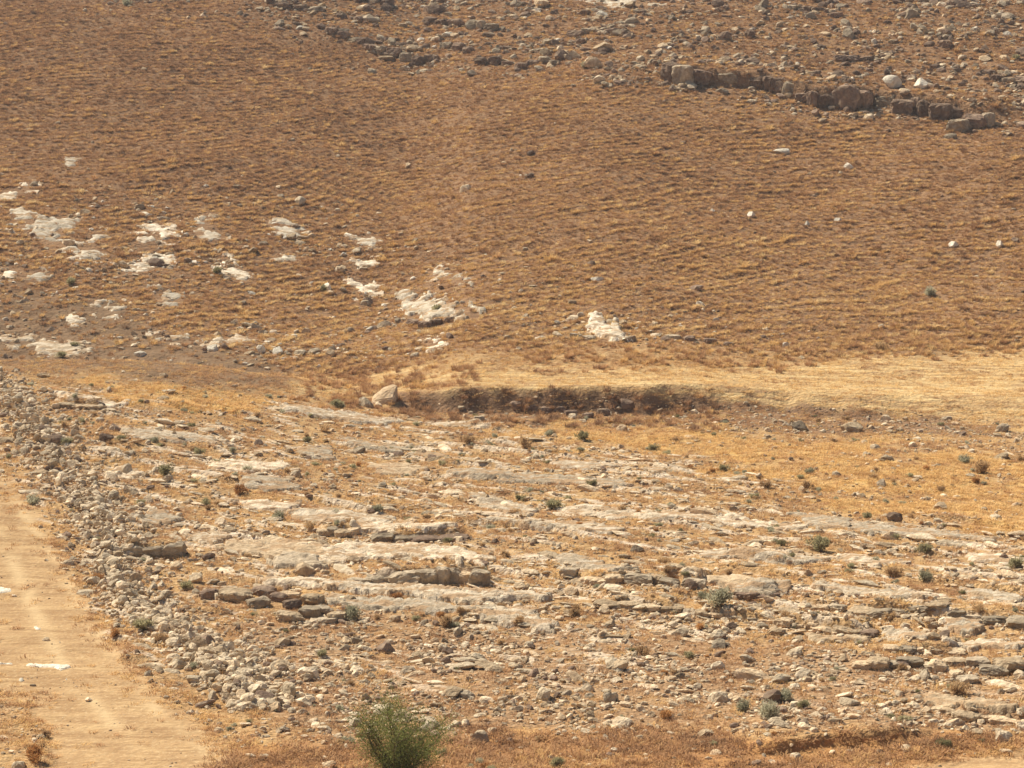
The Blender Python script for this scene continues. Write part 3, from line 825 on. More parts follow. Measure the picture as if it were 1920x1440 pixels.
NEAR_SLABS = [
 ('long pale slab with a clean top just below the jointed centre ledge', [(600,1098),(660,1096),(740,1100),(830,1105),(900,1113),(985,1116),(1033,1120),(1026,1129),(960,1127),(900,1136),(830,1130),(740,1120),(660,1113),(605,1108)], .30, 'P'),
 ('lower of the two long pale slabs below the jointed centre ledge', [(600,1119),(700,1123),(800,1130),(880,1141),(960,1143),(900,1152),(780,1150),(690,1144),(610,1136)], .20, 'P'),
 ('rounded pale hump of rock at the lower end of the long slabs', [(895,1155),(930,1144),(975,1141),(1005,1149),(1045,1174),(1040,1186),(985,1180),(930,1172)], .22, 'P'),
 ('wide smooth cream slab above the jointed centre ledge', [(600,1030),(660,1020),(760,1022),(840,1030),(890,1040),(925,1052),(860,1057),(760,1048),(690,1050),(640,1062),(600,1058)], .22, 'P'),
 ('wide grey-streaked slab between the rubble bank and the cream slab', [(420,1018),(500,1012),(590,1016),(630,1040),(630,1064),(580,1060),(500,1048),(430,1036)], .20, 'M'),
 ('narrow pale slab above the row of tumbled blocks', [(450,1088),(520,1086),(600,1090),(650,1096),(600,1104),(500,1100)], .22, 'P'),
 ('flat slab capping the short dark-faced ledge', [(640,985),(700,978),(780,985),(866,996),(872,1004),(780,1000),(700,1000),(640,995)], .26, 'P'),
 ('tilted pale slab above the short dark-faced ledge', [(540,962),(600,955),(660,962),(740,972),(730,985),(640,980),(560,976)], .18, 'P'),
 ('long bright strip of bedrock in the middle of the near rise', [(840,884),(920,884),(1040,893),(1150,900),(1210,908),(1150,914),(1040,907),(920,903),(850,897)], .16, 'P'),
 ('broad cream slab below the long bright strip', [(875,928),(910,925),(950,940),(1010,955),(1000,970),(930,960),(890,946)], .16, 'P'),
 ('very long thin pale bed crossing the middle right', [(1040,950),(1150,955),(1250,958),(1400,972),(1520,985),(1500,996),(1380,990),(1240,979),(1120,972),(1040,962)], .14, 'P'),
 ('pale bed running out into the yellow grass at right', [(1480,962),(1560,970),(1650,982),(1760,995),(1880,1006),(1860,1018),(1740,1010),(1620,1003),(1520,987)], .14, 'P'),
 ('flat pale bed below the broad cream slab', [(900,972),(1000,974),(1100,982),(1180,996),(1120,1003),(1000,992),(920,986)], .15, 'P'),
 ('pale ridge of rock beside the grey-green dome shrub at right', [(1310,1030),(1400,1030),(1480,1040),(1560,1052),(1500,1061),(1400,1051),(1320,1045)], .16, 'P'),
 ('thin pale bed above the low grey blocks', [(1015,1044),(1070,1040),(1130,1055),(1200,1066),(1150,1073),(1060,1062)], .16, 'P'),
 ('narrow grey slab right of the low grey blocks', [(1280,1076),(1360,1082),(1450,1092),(1440,1101),(1340,1097),(1280,1090)], .20, 'M'),
 ('broad slab with an undercut lower edge, right of centre', [(1355,1104),(1400,1100),(1470,1092),(1495,1108),(1480,1118),(1430,1120),(1380,1116)], .30, 'P'),
 ('straight thin slab leading down to the long dark-faced ledge', [(1525,1094),(1600,1104),(1700,1114),(1770,1121),(1765,1129),(1680,1124),(1590,1117),(1530,1104)], .20, 'P'),
 ('thin slab left of the squared brown ledge', [(1270,1138),(1340,1142),(1420,1150),(1462,1158),(1440,1168),(1360,1159),(1280,1150)], .20, 'P'),
 ('squarish pale slab under the long dark-faced ledge', [(1768,1168),(1800,1163),(1830,1168),(1850,1188),(1810,1193),(1775,1183)], .28, 'P'),
 ('thin slab running right from the squared brown ledge', [(1640,1178),(1700,1186),(1770,1196),(1740,1206),(1660,1202)], .20, 'P'),
 ('slab footing under the squared brown ledge', [(1512,1192),(1580,1194),(1638,1198),(1630,1206),(1560,1206),(1516,1200)], .16, 'M'),
 ('low slab at the right edge above the rounded grey blocks', [(1760,1200),(1840,1202),(1930,1212),(1920,1223),(1840,1217),(1780,1210)], .22, 'P'),
 ('sloping slab above the pale broken ledge, lower right corner', [(1720,1308),(1790,1306),(1860,1318),(1930,1334),(1900,1344),(1800,1332),(1740,1324)], .20, 'M'),
 ('pale slab in the upper left of the near rise beside two dark shrubs', [(380,870),(430,864),(520,866),(560,882),(480,889),(400,885)], .15, 'P'),
 ('cream slab below the pale slab beside two dark shrubs', [(445,900),(480,890),(550,905),(560,918),(500,923),(450,915)], .15, 'P'),
 ('small cream slab beside the upper rubble bank', [(205,880),(240,874),(268,888),(250,905),(215,899)], .15, 'P'),
 ('ragged strip of bedrock crossing the upper left of the rise', [(225,806),(300,808),(420,820),(410,835),(330,831),(240,822)], .14, 'P'),
 ('thin pale strip near the crest above the rubble bank', [(110,745),(180,748),(240,756),(190,765),(120,757)], .15, 'P'),
 ('whitish patch of rock at the upper middle of the rise', [(560,842),(600,836),(640,850),(620,867),(575,859)], .14, 'P'),
 ('long pale bed slanting down towards the earth bank', [(500,752),(560,764),(640,774),(700,784),(760,792),(700,798),(620,789),(540,775)], .22, 'P'),
 ('short pale bed at the left foot of the earth bank', [(790,790),(860,790),(925,795),(900,803),(820,800)], .16, 'P'),
 ('speckled pale slab right of the whitish patch', [(640,822),(700,830),(780,838),(760,851),(690,847),(645,836)], .13, 'P'),
 ('small ragged slab beside the speckled slab', [(775,845),(830,849),(845,858),(800,865)], .15, 'M'),
 ('grey slab left of the long bright strip', [(690,872),(740,868),(800,880),(780,893),(710,889)], .13, 'M'),
 ('faint pale bed above the long bright strip', [(1020,862),(1100,868),(1180,874),(1120,883),(1040,877)], .12, 'P'),
 ('small pale slab at the edge of the yellow grass', [(1200,876),(1235,872),(1262,886),(1225,893)], .14, 'P'),
 ('dark weathered slab touching the rounded boulder', [(500,1050),(540,1042),(600,1048),(612,1060),(575,1071),(520,1067)], .30, 'G'),
 ('pale slab beside the grey shadowed ledge', [(255,968),(310,962),(340,975),(300,989),(260,985)], .20, 'P'),
 ('tan slab right of the grey shadowed ledge', [(345,1004),(400,998),(430,1010),(400,1022),(350,1018)], .20, 'P'),
 ('pale slab just above the tilted slab, left of centre', [(430,940),(500,936),(560,946),(540,958),(470,956)], .15, 'P'),
 ('lowest right pale bed beside the dry grass strip', [(1560,1040),(1640,1046),(1700,1056),(1640,1064),(1570,1054)], .13, 'P'),
 ('pale bed at the right edge above the thin straight slab', [(1800,1034),(1880,1040),(1940,1050),(1900,1062),(1820,1050)], .13, 'P'),
 ('pale bed at the far right above the dark-faced ledge', [(1790,1100),(1860,1108),(1940,1122),(1900,1134),(1820,1122)], .18, 'P'),
]
MT = {'P': M_SLAB, 'M': M_SLABM, 'G': M_GREY, 'W': M_WHITE}
for lab, poly, T, m in NEAR_SLABS:
    slab('limestone_slab', lab, poly, T, MT[m], 'limestone slabs on the near rise')

HILL_PATCHES = [
 ('tapering white rock patch at the left edge, highest of the hill patches', [(-20,360),(30,350),(62,340),(72,345),(48,364),(10,374),(-20,376)]),
 ('large ragged white rock patch at the far left of the hillside', [(12,398),(40,390),(90,410),(140,400),(162,408),(135,427),(110,450),(152,455),(130,472),(90,457),(60,442),(30,422)]),
 ('white rock patch touching the right end of the large ragged patch', [(125,464),(160,450),(180,430),(192,445),(178,462),(207,477),(170,490),(140,484)]),
 ('tall forked white rock patch, second cluster from the left', [(238,462),(268,442),(290,405),(302,427),(342,415),(320,437),(312,457),(290,477),(253,474)]),
 ('wedge-shaped white patch right of the forked one', [(362,437),(375,405),(402,425),(424,448),(395,454),(368,447)]),
 ('thin white streak above the wedge-shaped patch', [(370,402),(420,397),(407,405),(380,413)]),
 ('arched white patch standing alone right of the wedge', [(488,417),(530,411),(572,432),(567,449),(530,447),(510,432)]),
 ('low white patch at the left edge above the bright slab', [(-20,500),(30,490),(52,505),(20,517),(-20,515)]),
 ('bright smooth white slab near the left edge', [(33,513),(65,504),(94,510),(92,525),(60,530),(36,522)]),
 ('broken white patch below the forked one', [(220,507),(250,490),(300,477),(327,485),(317,502),(270,510),(240,522)]),
 ('long white patch slanting down right, below the wedge', [(373,482),(420,477),(447,498),(482,515),(465,527),(428,522),(400,502)]),
 ('small curved white patch left of the big overhanging outcrop', [(648,532),(665,519),(692,521),(710,549),(695,560),(668,547)]),
 ('ragged white patch low on the left slope', [(153,584),(175,565),(227,571),(224,598),(190,597)]),
 ('thin white patch left of the low ragged one', [(118,599),(150,593),(174,602),(167,617),(135,610)]),
 ('pale slab on the bare brown soil, middle left', [(283,546),(310,539),(347,565),(330,575),(298,572)]),
 ('long thin pale streak on the bare soil', [(283,628),(330,631),(360,640),(407,640),(395,652),(340,648)]),
 ('thin pale streak right of the long one on the bare soil', [(408,631),(450,627),(502,632),(470,640),(415,639)]),
 ('dull grey patch of rock on the bare soil at the left edge', [(-20,626),(60,630),(110,642),(182,644),(165,662),(110,670),(60,652),(-20,642)]),
 ('small white patch high in the middle of the slope', [(663,446),(690,435),(708,455),(690,464),(666,460)]),
 ('small white patch above the big overhanging outcrop', [(806,506),(830,497),(844,515),(820,524)]),
 ('little white patch upper right of the big overhanging outcrop', [(846,523),(870,517),(886,532),(860,538)]),
 ('small pale smear high on the left hillside', [(118,306),(150,292),(160,298),(135,314)]),
 ('small white patch above the curved one', [(646,493),(690,487),(702,500),(660,507)]),
 ('small upright white patch below the arched one', [(513,469),(540,469),(547,489),(523,488)]),
 ('white patch at the foot of the slope above the big boulder', [(788,636),(820,631),(837,650),(810,657)]),
 ('bare white slab on the top edge of the hill', [(1060,-8),(1190,-6),(1245,13),(1200,13),(1100,5)]),
]
for lab, poly in HILL_PATCHES:
    dull = 'dull' in lab or 'streak' in lab
    slab('limestone_patch', lab, poly, 0.14, M_SLAB if dull else M_PATCH, 'white limestone patches on the hillside', 0.5, 0.36)
for lab, poly in [('big white overhanging outcrop with a shrub on it, centre of the hill foot', [(750,550),(775,545),(790,562),(830,567),(880,575),(907,592),(885,602),(845,594),(820,594),(800,608),(770,604),(755,577)]),
                  ('ragged white outcrop with a dark foot, right of the big overhanging one', [(1108,616),(1112,596),(1130,594),(1142,608),(1160,620),(1176,636),(1140,640),(1118,630)])]:
    slab('limestone_outcrop', lab, poly, 0.34, M_PATCH, 'white outcrops at the hill foot', 0.45, 0.22)

# ------------------------------------------------------------------ boulders one can pick out
def boulder_mesh(seed, mat, squash, planes=9, lo=.5, hi=.85, tilt=None):
    r = np.random.default_rng(seed)
    V, F = rock_shape(r, 3, planes, squash, 0.05, lo, hi)
    return make_mesh('boulder', V, F, mat)
BOULD = {k: [boulder_mesh(50+i*7+j, m, sq) for j, sq in enumerate([(1, .8, .62), (1, .7, .75), (1, .85, .5), (1, .75, .8)])]
         for i, (k, m) in enumerate((('P', M_PALE), ('M', M_MID), ('G', M_GREY), ('B', M_BRWN), ('W', M_WHITE)))}
def boulder(u, vf, wpx, hpx, mk, label, rz=None, group=None, sink=0.18):
    x, y, z = at1(u, vf); s = ppm(y)
    me = BOULD[mk][int(rb.integers(4))]
    co = np.empty(len(me.vertices)*3); me.vertices.foreach_get('co', co); co = co.reshape(-1, 3)
    ext = co.max(0)-co.min(0)
    wd = wpx/s/ext[0]; ht = hpx/s*0.92/ext[2]; dp = 0.85*wpx/s/ext[1]
    o = copy_mesh('boulder', me, (x, y+0.3*wpx/s, z - co[:, 2].min()*ht - sink*hpx/s), (0, 0, rb.uniform(-.5, .5) if rz is None else rz), (wd, dp, ht*(1+sink)))
    landmark(u, vf, label)
    return tag(o, label, 'boulder', group)
for a in [
 (566, 1081, 40, 28, 'M', 'rounded grey boulder lying below the dark slab, left of centre'),
 (197, 828, 28, 19, 'B', 'dark boulder alone on tan soil right of the upper rubble bank'),
 (213, 808, 25, 16, 'B', 'brown boulder just above the lone dark one'),
 (312, 905, 26, 17, 'G', 'grey boulder in front of an olive shrub beside the rubble bank'),
 (384, 1214, 44, 30, 'B', 'largest dark-faced boulder in the lower rubble bank'),
 (900, 1392, 32, 26, 'P', 'pale boulder right of the green bush'),
 (1104, 1350, 20, 20, 'M', 'small upright boulder on the stony slope right of the bush'),
 (1102, 1298, 26, 20, 'G', 'grey boulder in the middle of the stony slope'),
 (722, 1225, 36, 26, 'B', 'dark boulder on the stony slope above the green bush'),
 (490, 663, 18, 20, 'W', 'white boulder with a dark side on the bare soil'),
 (620, 667, 18, 14, 'M', 'small boulder right of the white one on bare soil'),
 (1677, 164, 38, 28, 'W', 'white boulder above the cliff band, left of a pair'),
 (1728, 166, 26, 24, 'W', 'white boulder above the cliff band, right of a pair'),
 (1470, 290, 36, 14, 'W', 'flat white slab stone on open slope below the cliff band'),
 (1592, 318, 18, 16, 'W', 'small white wedge stone below the cliff band'),
 (1127, 32, 28, 15, 'W', 'white flat-topped stone near the top edge'),
 (1112, 128, 44, 26, 'M', 'long grey boulder at the lower edge of the rocky belt'),
 (885, 143, 24, 14, 'G', 'dark round boulder on the grass below the rocky belt'),
 (1501, 809, 34, 22, 'G', 'grey speckled boulder at the foot of the earth bank, right'),
 (1594, 810, 44, 20, 'M', 'broad half-buried boulder at the foot of the bank, far right'),
 (1661, 790, 20, 14, 'P', 'small pale boulder on the bare strip below the stubble'),
 (1174, 764, 30, 20, 'B', 'brown boulder embedded in the right part of the earth bank'),
 (1074, 785, 20, 11, 'P', 'small pale stone at the foot of the earth bank'),
 (1884, 810, 24, 18, 'G', 'dark boulder at the right end of the bare strip'),
 (84, 812, 28, 18, 'B', 'reddish boulder at the right side of the upper rubble bank'),
 (106, 828, 28, 18, 'B', 'reddish boulder just below another on the rubble bank'),
 (1753, 1260, 40, 26, 'M', 'big rounded block in front of the heap of grey blocks'),
 (1880, 1392, 36, 28, 'P', 'pale boulder at the right end of the earth scarp'),
 (8, 672, 12, 10, 'G', 'small dark boulder on bare soil at the left edge'),
 (1336, 398, 10, 8, 'W', 'tiny white stone right of the middle of the hill'),
 (1410, 408, 16, 14, 'W', 'white stone on the open slope, right of the tiny one'),
 (1514, 424, 10, 12, 'W', 'small white stone low on the right slope'),
 (1574, 416, 18, 9, 'W', 'flat white stone beside small white stone on right slope'),
 (1790, 464, 20, 14, 'W', 'white stone far right on the open slope'),
 (1876, 464, 14, 16, 'W', 'white stone nearest the right edge on the open slope'),
 (1786, 262, 26, 14, 'G', 'flat dark stone just below the right end of the cliff'),
 (345, 232, 0.1, 0.1, 'M', ''), ]:
    if a[5]: boulder(*a)

# the big split wedge at the left end of the earth bank
def wedge():
    x, y, z = at1(716, 757)
    s = ppm(y)
    V = np.array([(-.95,-.35,.0),(.55,-.55,.0),(.95,.45,.0),(-.75,.65,.0),(-.80,-.28,.22),(.52,-.50,.40),(.86,.10,.95),(.62,.42,1.02),(-.05,.55,.80),(-.62,.45,.42)])
    bm = bmesh.new()
    for p in V: bm.verts.new(p*np.array([.88, .9, 1.12]))
    bmesh.ops.convex_hull(bm, input=bm.verts)
    bmesh.ops.bevel(bm, geom=bm.edges[:], offset=0.05, segments=2, affect='EDGES')
    bmesh.ops.triangulate(bm, faces=bm.faces[:])
    bmesh.ops.subdivide_edges(bm, edges=[e for e in bm.edges if e.calc_length() > .3], cuts=2, use_grid_fill=True)
    for v in bm.verts:
        n = float(fbm(np.array([v.co.x*2.2]), np.array([v.co.y*2.2+v.co.z*1.7]), 500, 2)[0]); v.co += v.co.normalized()*0.035*n
    me = bpy.data.meshes.new('split_boulder'); bm.to_mesh(me); bm.free(); me.materials.append(M_TAN)
    o = copy_mesh('split_boulder', me, (x+.1, y+.35, z-.12), (0, 0, .12), (1, 1, 1))
    tag(o, 'big pale wedge-shaped boulder with a flat tilted face at the left of the bank', 'boulder')
wedge()
boulder(686, 762, 34, 20, 'P', 'small pale boulder leaning against the big wedge-shaped boulder')
# white stone flush in the track
for lab, poly in [('white bar of bare stone set across the dirt track', [(44,1245),(70,1244),(100,1246),(136,1246),(138,1252),(122,1256),(112,1260),(100,1252),(70,1252),(46,1250)]),
                  ('white strip of bare stone on the track at the left edge', [(-30,1243),(0,1242),(30,1244),(28,1247),(0,1248),(-30,1248)]),
                  ('white stone patch at the left edge of the track', [(-40,1100),(0,1100),(24,1104),(26,1110),(0,1114),(-40,1114)]),
                  ('small white stone bedded in the middle of the track', [(58,1176),(72,1174),(78,1180),(68,1184)]),
                  ('flat white stone below the white bar on the track', [(30,1273),(44,1271),(48,1277),(36,1279)]),
                  ('tiny white stone on the track right of the flat one', [(117,1270),(127,1269),(129,1275),(120,1276)])]:
    slab('bedded_stone', lab, poly, 0.07, M_WHITE, 'white stones bedded in the dirt track', 0.05)
#@@PART3
# ------------------------------------------------------------------ shrubs
def shrub_mesh(rng, n, leaf, flat=0.75):
    V = []; F = []
    lob = [(rng.normal(0, .35), rng.normal(0, .35), rng.uniform(.3, .75), rng.uniform(.35, .6)) for _ in range(9)]
    for i in range(n):
        cx, cy, cz, r = lob[int(rng.integers(9))]
        p = rng.normal(size=3); p = p/np.linalg.norm(p)*r*rng.random()**0.45
        p = p + np.array([cx, cy, cz]); 
        if p[2] < 0.02: p[2] = rng.uniform(.02, .3)
        a = rng.normal(size=3); a = a/np.linalg.norm(a); b = np.cross(a, rng.normal(size=3)); b /= np.linalg.norm(b)+1e-9
        l = leaf*rng.uniform(.6, 1.5); k = len(V)
        a = a*np.array([1, 1, .8]) + np.array([0, 0, .4])
        V += [p-b*l*.22, p+b*l*.22, p+a*l]; F.append((k, k+1, k+2))
    V = np.array(V); V[:, 2] *= flat
    return V*0.5, F
def stick(V, F, p, q, r0, r1, n=4):
    p = np.array(p, float); q = np.array(q, float); d = q-p; d /= np.linalg.norm(d)+1e-9
    a = np.cross(d, (0.3, 0.5, 0.8)); a /= np.linalg.norm(a); b = np.cross(d, a); k = len(V)
    for c, r in ((p, r0), (q, r1)):
        for i in range(n):
            t = 2*math.pi*i/n; V.append(c + r*(math.cos(t)*a+math.sin(t)*b))
    for i in range(n): F.append((k+i, k+(i+1) % n, k+n+(i+1) % n, k+n+i))
def stems_mesh(rng):
    V = []; F = []
    for i in range(14):
        a = rng.uniform(0, 6.28); t = rng.uniform(.1, .9); m = np.array([math.cos(a)*math.sin(t)*.25, math.sin(a)*math.sin(t)*.25, .22*math.cos(t)+.05])
        stick(V, F, (0, 0, -.05), m, .012, .008)
        for j in range(2):
            e = m + np.array([math.cos(a+rng.normal(0, .6))*.2, math.sin(a+rng.normal(0, .6))*.2, rng.uniform(.02, .18)]); stick(V, F, m, e, .008, .003)
    return V, F
rsb = np.random.default_rng(52)
SHR = {k: [make_mesh('foliage', *shrub_mesh(rsb, 1000, .21), m) for _ in range(4)] for k, m in (('O', M_OLIVE), ('G', M_GGREEN), ('D', M_DRYB), ('R', M_RUST))}
STM = [make_mesh('stems', *stems_mesh(rsb), M_WOOD) for _ in range(3)]
def shrub(u, vf, wpx, kind, label, hk=0.75):
    x, y, z = at1(u, vf); s = ppm(y); wd = wpx/s/1.15
    e = empty('shrub', (x, y+wd*.3, z-.02), rsb.uniform(0, 6.28)); tag(e, label, 'shrub', 'low shrubs'); landmark(u, vf, label)
    e.scale = (wd, wd, wd*hk*2.1)
    copy_mesh('foliage', SHR[kind][int(rsb.integers(4))], (0, 0, 0), (0, 0, 0), (1, 1, 1), e)
    copy_mesh('stems', STM[int(rsb.integers(3))], (0, 0, 0), (0, 0, 0), (1, 1, 1), e)
for a in [
 (310, 893, 36, 'O', 'olive dome shrub beside a grey boulder, upper left of the rise'),
 (372, 854, 26, 'O', 'dark olive shrub on the pale slab, left of a pair'),
 (438, 851, 22, 'G', 'grey-green shrub on the pale slab, right of a pair'),
 (306, 838, 14, 'D', 'small dark shrub on the ragged bedrock strip'),
 (576, 830, 20, 'O', 'olive tuft shrub at the upper edge of the whitish patch'),
 (276, 846, 14, 'D', 'little brown shrub left of the dark olive one'),
 (630, 768, 34, 'O', 'yellow-green shrub left of the big wedge-shaped boulder'),
 (606, 810, 26, 'D', 'straw-coloured shrub below the long slanting bed'),
 (483, 784, 20, 'D', 'tan shrub near the crest, left of the slanting bed'),
 (120, 803, 24, 'D', 'dry shrub at the upper right side of the rubble bank'),
 (128, 834, 22, 'O', 'dark shrub against the reddish boulders'),
 (62, 946, 32, 'G', 'grey-green shrub at the edge of the track beside rubble bank'),
 (265, 948, 20, 'O', 'dark shrub right of the rubble bank, level with track shrub'),
 (384, 948, 24, 'O', 'olive shrub at the left end of the pale slab, mid left'),
 (462, 886, 24, 'G', 'grey-green shrub between two cream slabs'),
 (536, 888, 20, 'D', 'brown tuft at the right end of the upper pale slab'),
 (447, 928, 34, 'R', 'rusty dry shrub below the cream slab, left of centre'),
 (523, 975, 30, 'G', 'pale blue-green shrub on the tilted slab'),
 (582, 996, 30, 'D', 'dry brown shrub on the tilted slab near the dark-faced ledge'),
 (705, 962, 26, 'G', 'grey shrub on the rocky middle left of the big dome shrub'),
 (1035, 958, 36, 'O', 'olive dome shrub on pale beds, middle of the rise'),
 (1093, 828, 32, 'O', 'olive shrub in the yellow grass below the earth bank'),
 (1226, 847, 24, 'O', 'olive shrub in the yellow grass right of the other one'),
 (880, 832, 30, 'D', 'pale dry shrub below the left end of the earth bank'),
 (985, 842, 40, 'D', 'wide low dry shrub below the earth bank'),
 (1110, 912, 22, 'O', 'small olive shrub at the end of the long bright strip'),
 (1437, 918, 28, 'D', 'straw-coloured shrub alone at the edge of yellow grass'),
 (1514, 917, 28, 'D', 'brown shrub right of the straw-coloured one at the grass edge'),
 (1642, 884, 16, 'D', 'small rusty shrub inside the yellow grass'),
 (1640, 898, 20, 'D', 'brown shrub just below the small rusty one in yellow grass'),
 (1626, 973, 22, 'O', 'dark shrub on the pale bed at the edge of the grass'),
 (1540, 1038, 52, 'O', 'largest grey-green dome shrub on the right of the rise'),
 (1466, 1024, 22, 'O', 'small olive shrub left of the largest dome shrub'),
 (1486, 1048, 20, 'O', 'dark shrub on pale ridge below the small olive one'),
 (1738, 1040, 34, 'O', 'olive shrub right of the largest dome shrub'),
 (1738, 1092, 36, 'G', 'grey-green shrub above the long dark-faced ledge'),
 (1672, 1084, 36, 'D', 'straw shrub left of the grey-green one above the ledge'),
 (1810, 868, 26, 'G', 'faint green shrub in the grass near the right edge'),
 (1845, 890, 44, 'D', 'wide brown shrub in the grass near the right edge'),
 (1910, 1068, 36, 'O', 'olive shrub at the right edge of the rise'),
 (946, 1048, 28, 'D', 'tan shrub above the right end of the centre ledge'),
 (766, 1010, 26, 'D', 'dry shrub on the short dark-faced ledge'),
 (1365, 1080, 22, 'D', 'brown shrub on the narrow grey slab right of centre'),
 (1350, 1140, 62, 'G', 'big loose grey-green shrub beside the broad undercut slab'),
 (655, 1166, 48, 'G', 'grey bushy shrub at the end of the tumbled blocks'),
 (840, 1178, 40, 'D', 'round brown shrub below the long slabs'),
 (780, 1166, 22, 'O', 'small olive shrub left of the round brown one'),
 (774, 1132, 18, 'G', 'little green shrub growing on the long pale slab'),
 (972, 1172, 30, 'D', 'brown shrub on the rounded pale hump'),
 (1077, 1158, 30, 'D', 'dry shrub on the thin flat ledge right of the hump'),
 (345, 1108, 32, 'O', 'olive shrub among blocks right of the rubble bank'),
 (264, 1186, 44, 'O', 'olive shrub in the middle of the rubble bank'),
 (300, 1202, 28, 'D', 'brown shrub below the olive one in the rubble bank'),
 (1208, 1232, 34, 'D', 'dry shrub on the stony slope right of its middle'),
 (1796, 1306, 46, 'D', 'dry brown shrub below the rounded grey blocks'),
 (1692, 1262, 30, 'D', 'straw shrub in front of the heap of grey blocks'),
 (1445, 1350, 56, 'G', 'spread grey dead shrub low on the stony slope'),
 (1472, 1316, 40, 'G', 'grey thorny shrub above the spread dead one'),
 (1508, 1330, 30, 'O', 'olive-brown shrub right of the grey thorny one'),
 (1290, 1236, 26, 'O', 'small olive shrub at the left of the stony slope ledges'),
 (1672, 1164, 26, 'D', 'brown shrub in front of the long dark-faced ledge'),
 (1836, 1150, 30, 'D', 'brown shrub on the right part of the long dark-faced ledge'),
 (216, 1196, 30, 'R', 'rusty shrub between the track and the rubble bank'),
 (182, 1092, 30, 'R', 'rusty dry shrub at the foot of the rubble bank beside the track'),
 (60, 1432, 60, 'R', 'rusty dry shrub in the lower left corner'),
 (85, 1386, 30, 'D', 'brown shrub above the rusty one in the lower left corner'),
 (1045, 1442, 36, 'O', 'olive shrub cut by the bottom edge, right of green bush'),
 (820, 586, 26, 'O', 'olive shrub growing on the big white outcrop'),
 (1746, 556, 30, 'G', 'dark grey shrub on the lower right of the hillside'),
 (1648, 658, 30, 'D', 'brown shrub in the rusty fringe above the stubble'),
 (138, 652, 20, 'O', 'dark shrub on the dull grey patch at left'),
 (116, 672, 22, 'O', 'dark shrub below the dull grey patch at left'),
 (130, 536, 26, 'O', 'dark shrub beside the bright smooth slab'),
 (405, 516, 26, 'O', 'olive shrub on the long slanting white patch'),
 (300, 496, 18, 'O', 'small olive shrub on the broken white patch'),
 (608, 548, 24, 'O', 'olive shrub left of the small curved white patch'),
 (236, 12, 24, 'G', 'dark bush on the top edge at left'),
 (1100, 130, 24, 'G', 'green shrub beside the long grey boulder'),
 (1905, 112, 18, 'O', 'green shrub at the upper right edge of the hill'),
]: shrub(*a)

# ------------------------------------------------------------------ the green bush at the lower edge
def green_bush():
    r = np.random.default_rng(77)
    x, y, z = at1(742, 1462); s = ppm(y)
    root = empty('green_bush', (x, y, z)); tag(root, 'leafy green bush standing alone at the bottom edge', 'bush')
    # limbs spreading from the ground, leaves clustered round the twigs
    V = []; F = []; tips = []
    for i in range(13):
        a = 2*math.pi*i/13 + r.normal(0, .25); t = r.uniform(.12, .95)
        p = np.array([r.normal(0, .05), r.normal(0, .05), -.05]); rad = .035
        L = r.uniform(.85, 1.35)*(1.15 if t < .5 else .95)
        d = np.array([math.cos(a)*math.sin(t), math.sin(a)*math.sin(t), math.cos(t)])
        for j in range(4):
            q = p + d*L/3.0; stick(V, F, p, q, rad, rad*.7, 5); rad *= .7
            for k in range(4):
                e = q + (d + r.normal(0, .65, 3))*r.uniform(.15, .36); stick(V, F, q, e, rad*.6, .005)
                tips.append((e, j)); tips.append(((e+q)/2, j))
            p = q; d = d + r.normal(0, .18, 3) + np.array([0, 0, .10]); d /= np.linalg.norm(d)
    sc = np.array([1.34, 1.2, 1.08])
    V = np.array(V)*sc
    o = mesh_obj('trunk', V, F, M_WOOD, root)
    LV = []; LF = []
    for (e, j) in tips:
        if e[2] < .12: continue
        n = int(r.integers(50, 95)); rr = r.uniform(.13, .24)
        for _ in range(n):
            c = (e + r.normal(0, rr*.75, 3))*sc
            a = r.normal(size=3); a[2] = abs(a[2])*.6+.2; a /= np.linalg.norm(a)
            b = np.cross(a, r.normal(size=3)); b /= np.linalg.norm(b)+1e-9
            l = r.uniform(.03, .062); k = len(LV)
            LV += [c, c+a*l*.5+b*l*.24, c+a*l, c+a*l*.5-b*l*.24]; LF.append((k, k+1, k+2, k+3))
    LV = np.array(LV)
    o = grid_mesh('crown', LV, np.array(LF), M_GREEN, smooth=False); o.parent = root
green_bush()

# ------------------------------------------------------------------ loose stones
def sample(n, y0, y1, alim, rng):
    y = np.sqrt(rng.uniform(y0*y0, y1*y1, n)); x = rng.uniform(-alim, alim, n)*y
    return x, y
def inframe(u, v): return (u > -10) & (u < 1930) & (v > -6) & (v < 1446)

rl = np.random.default_rng(31)
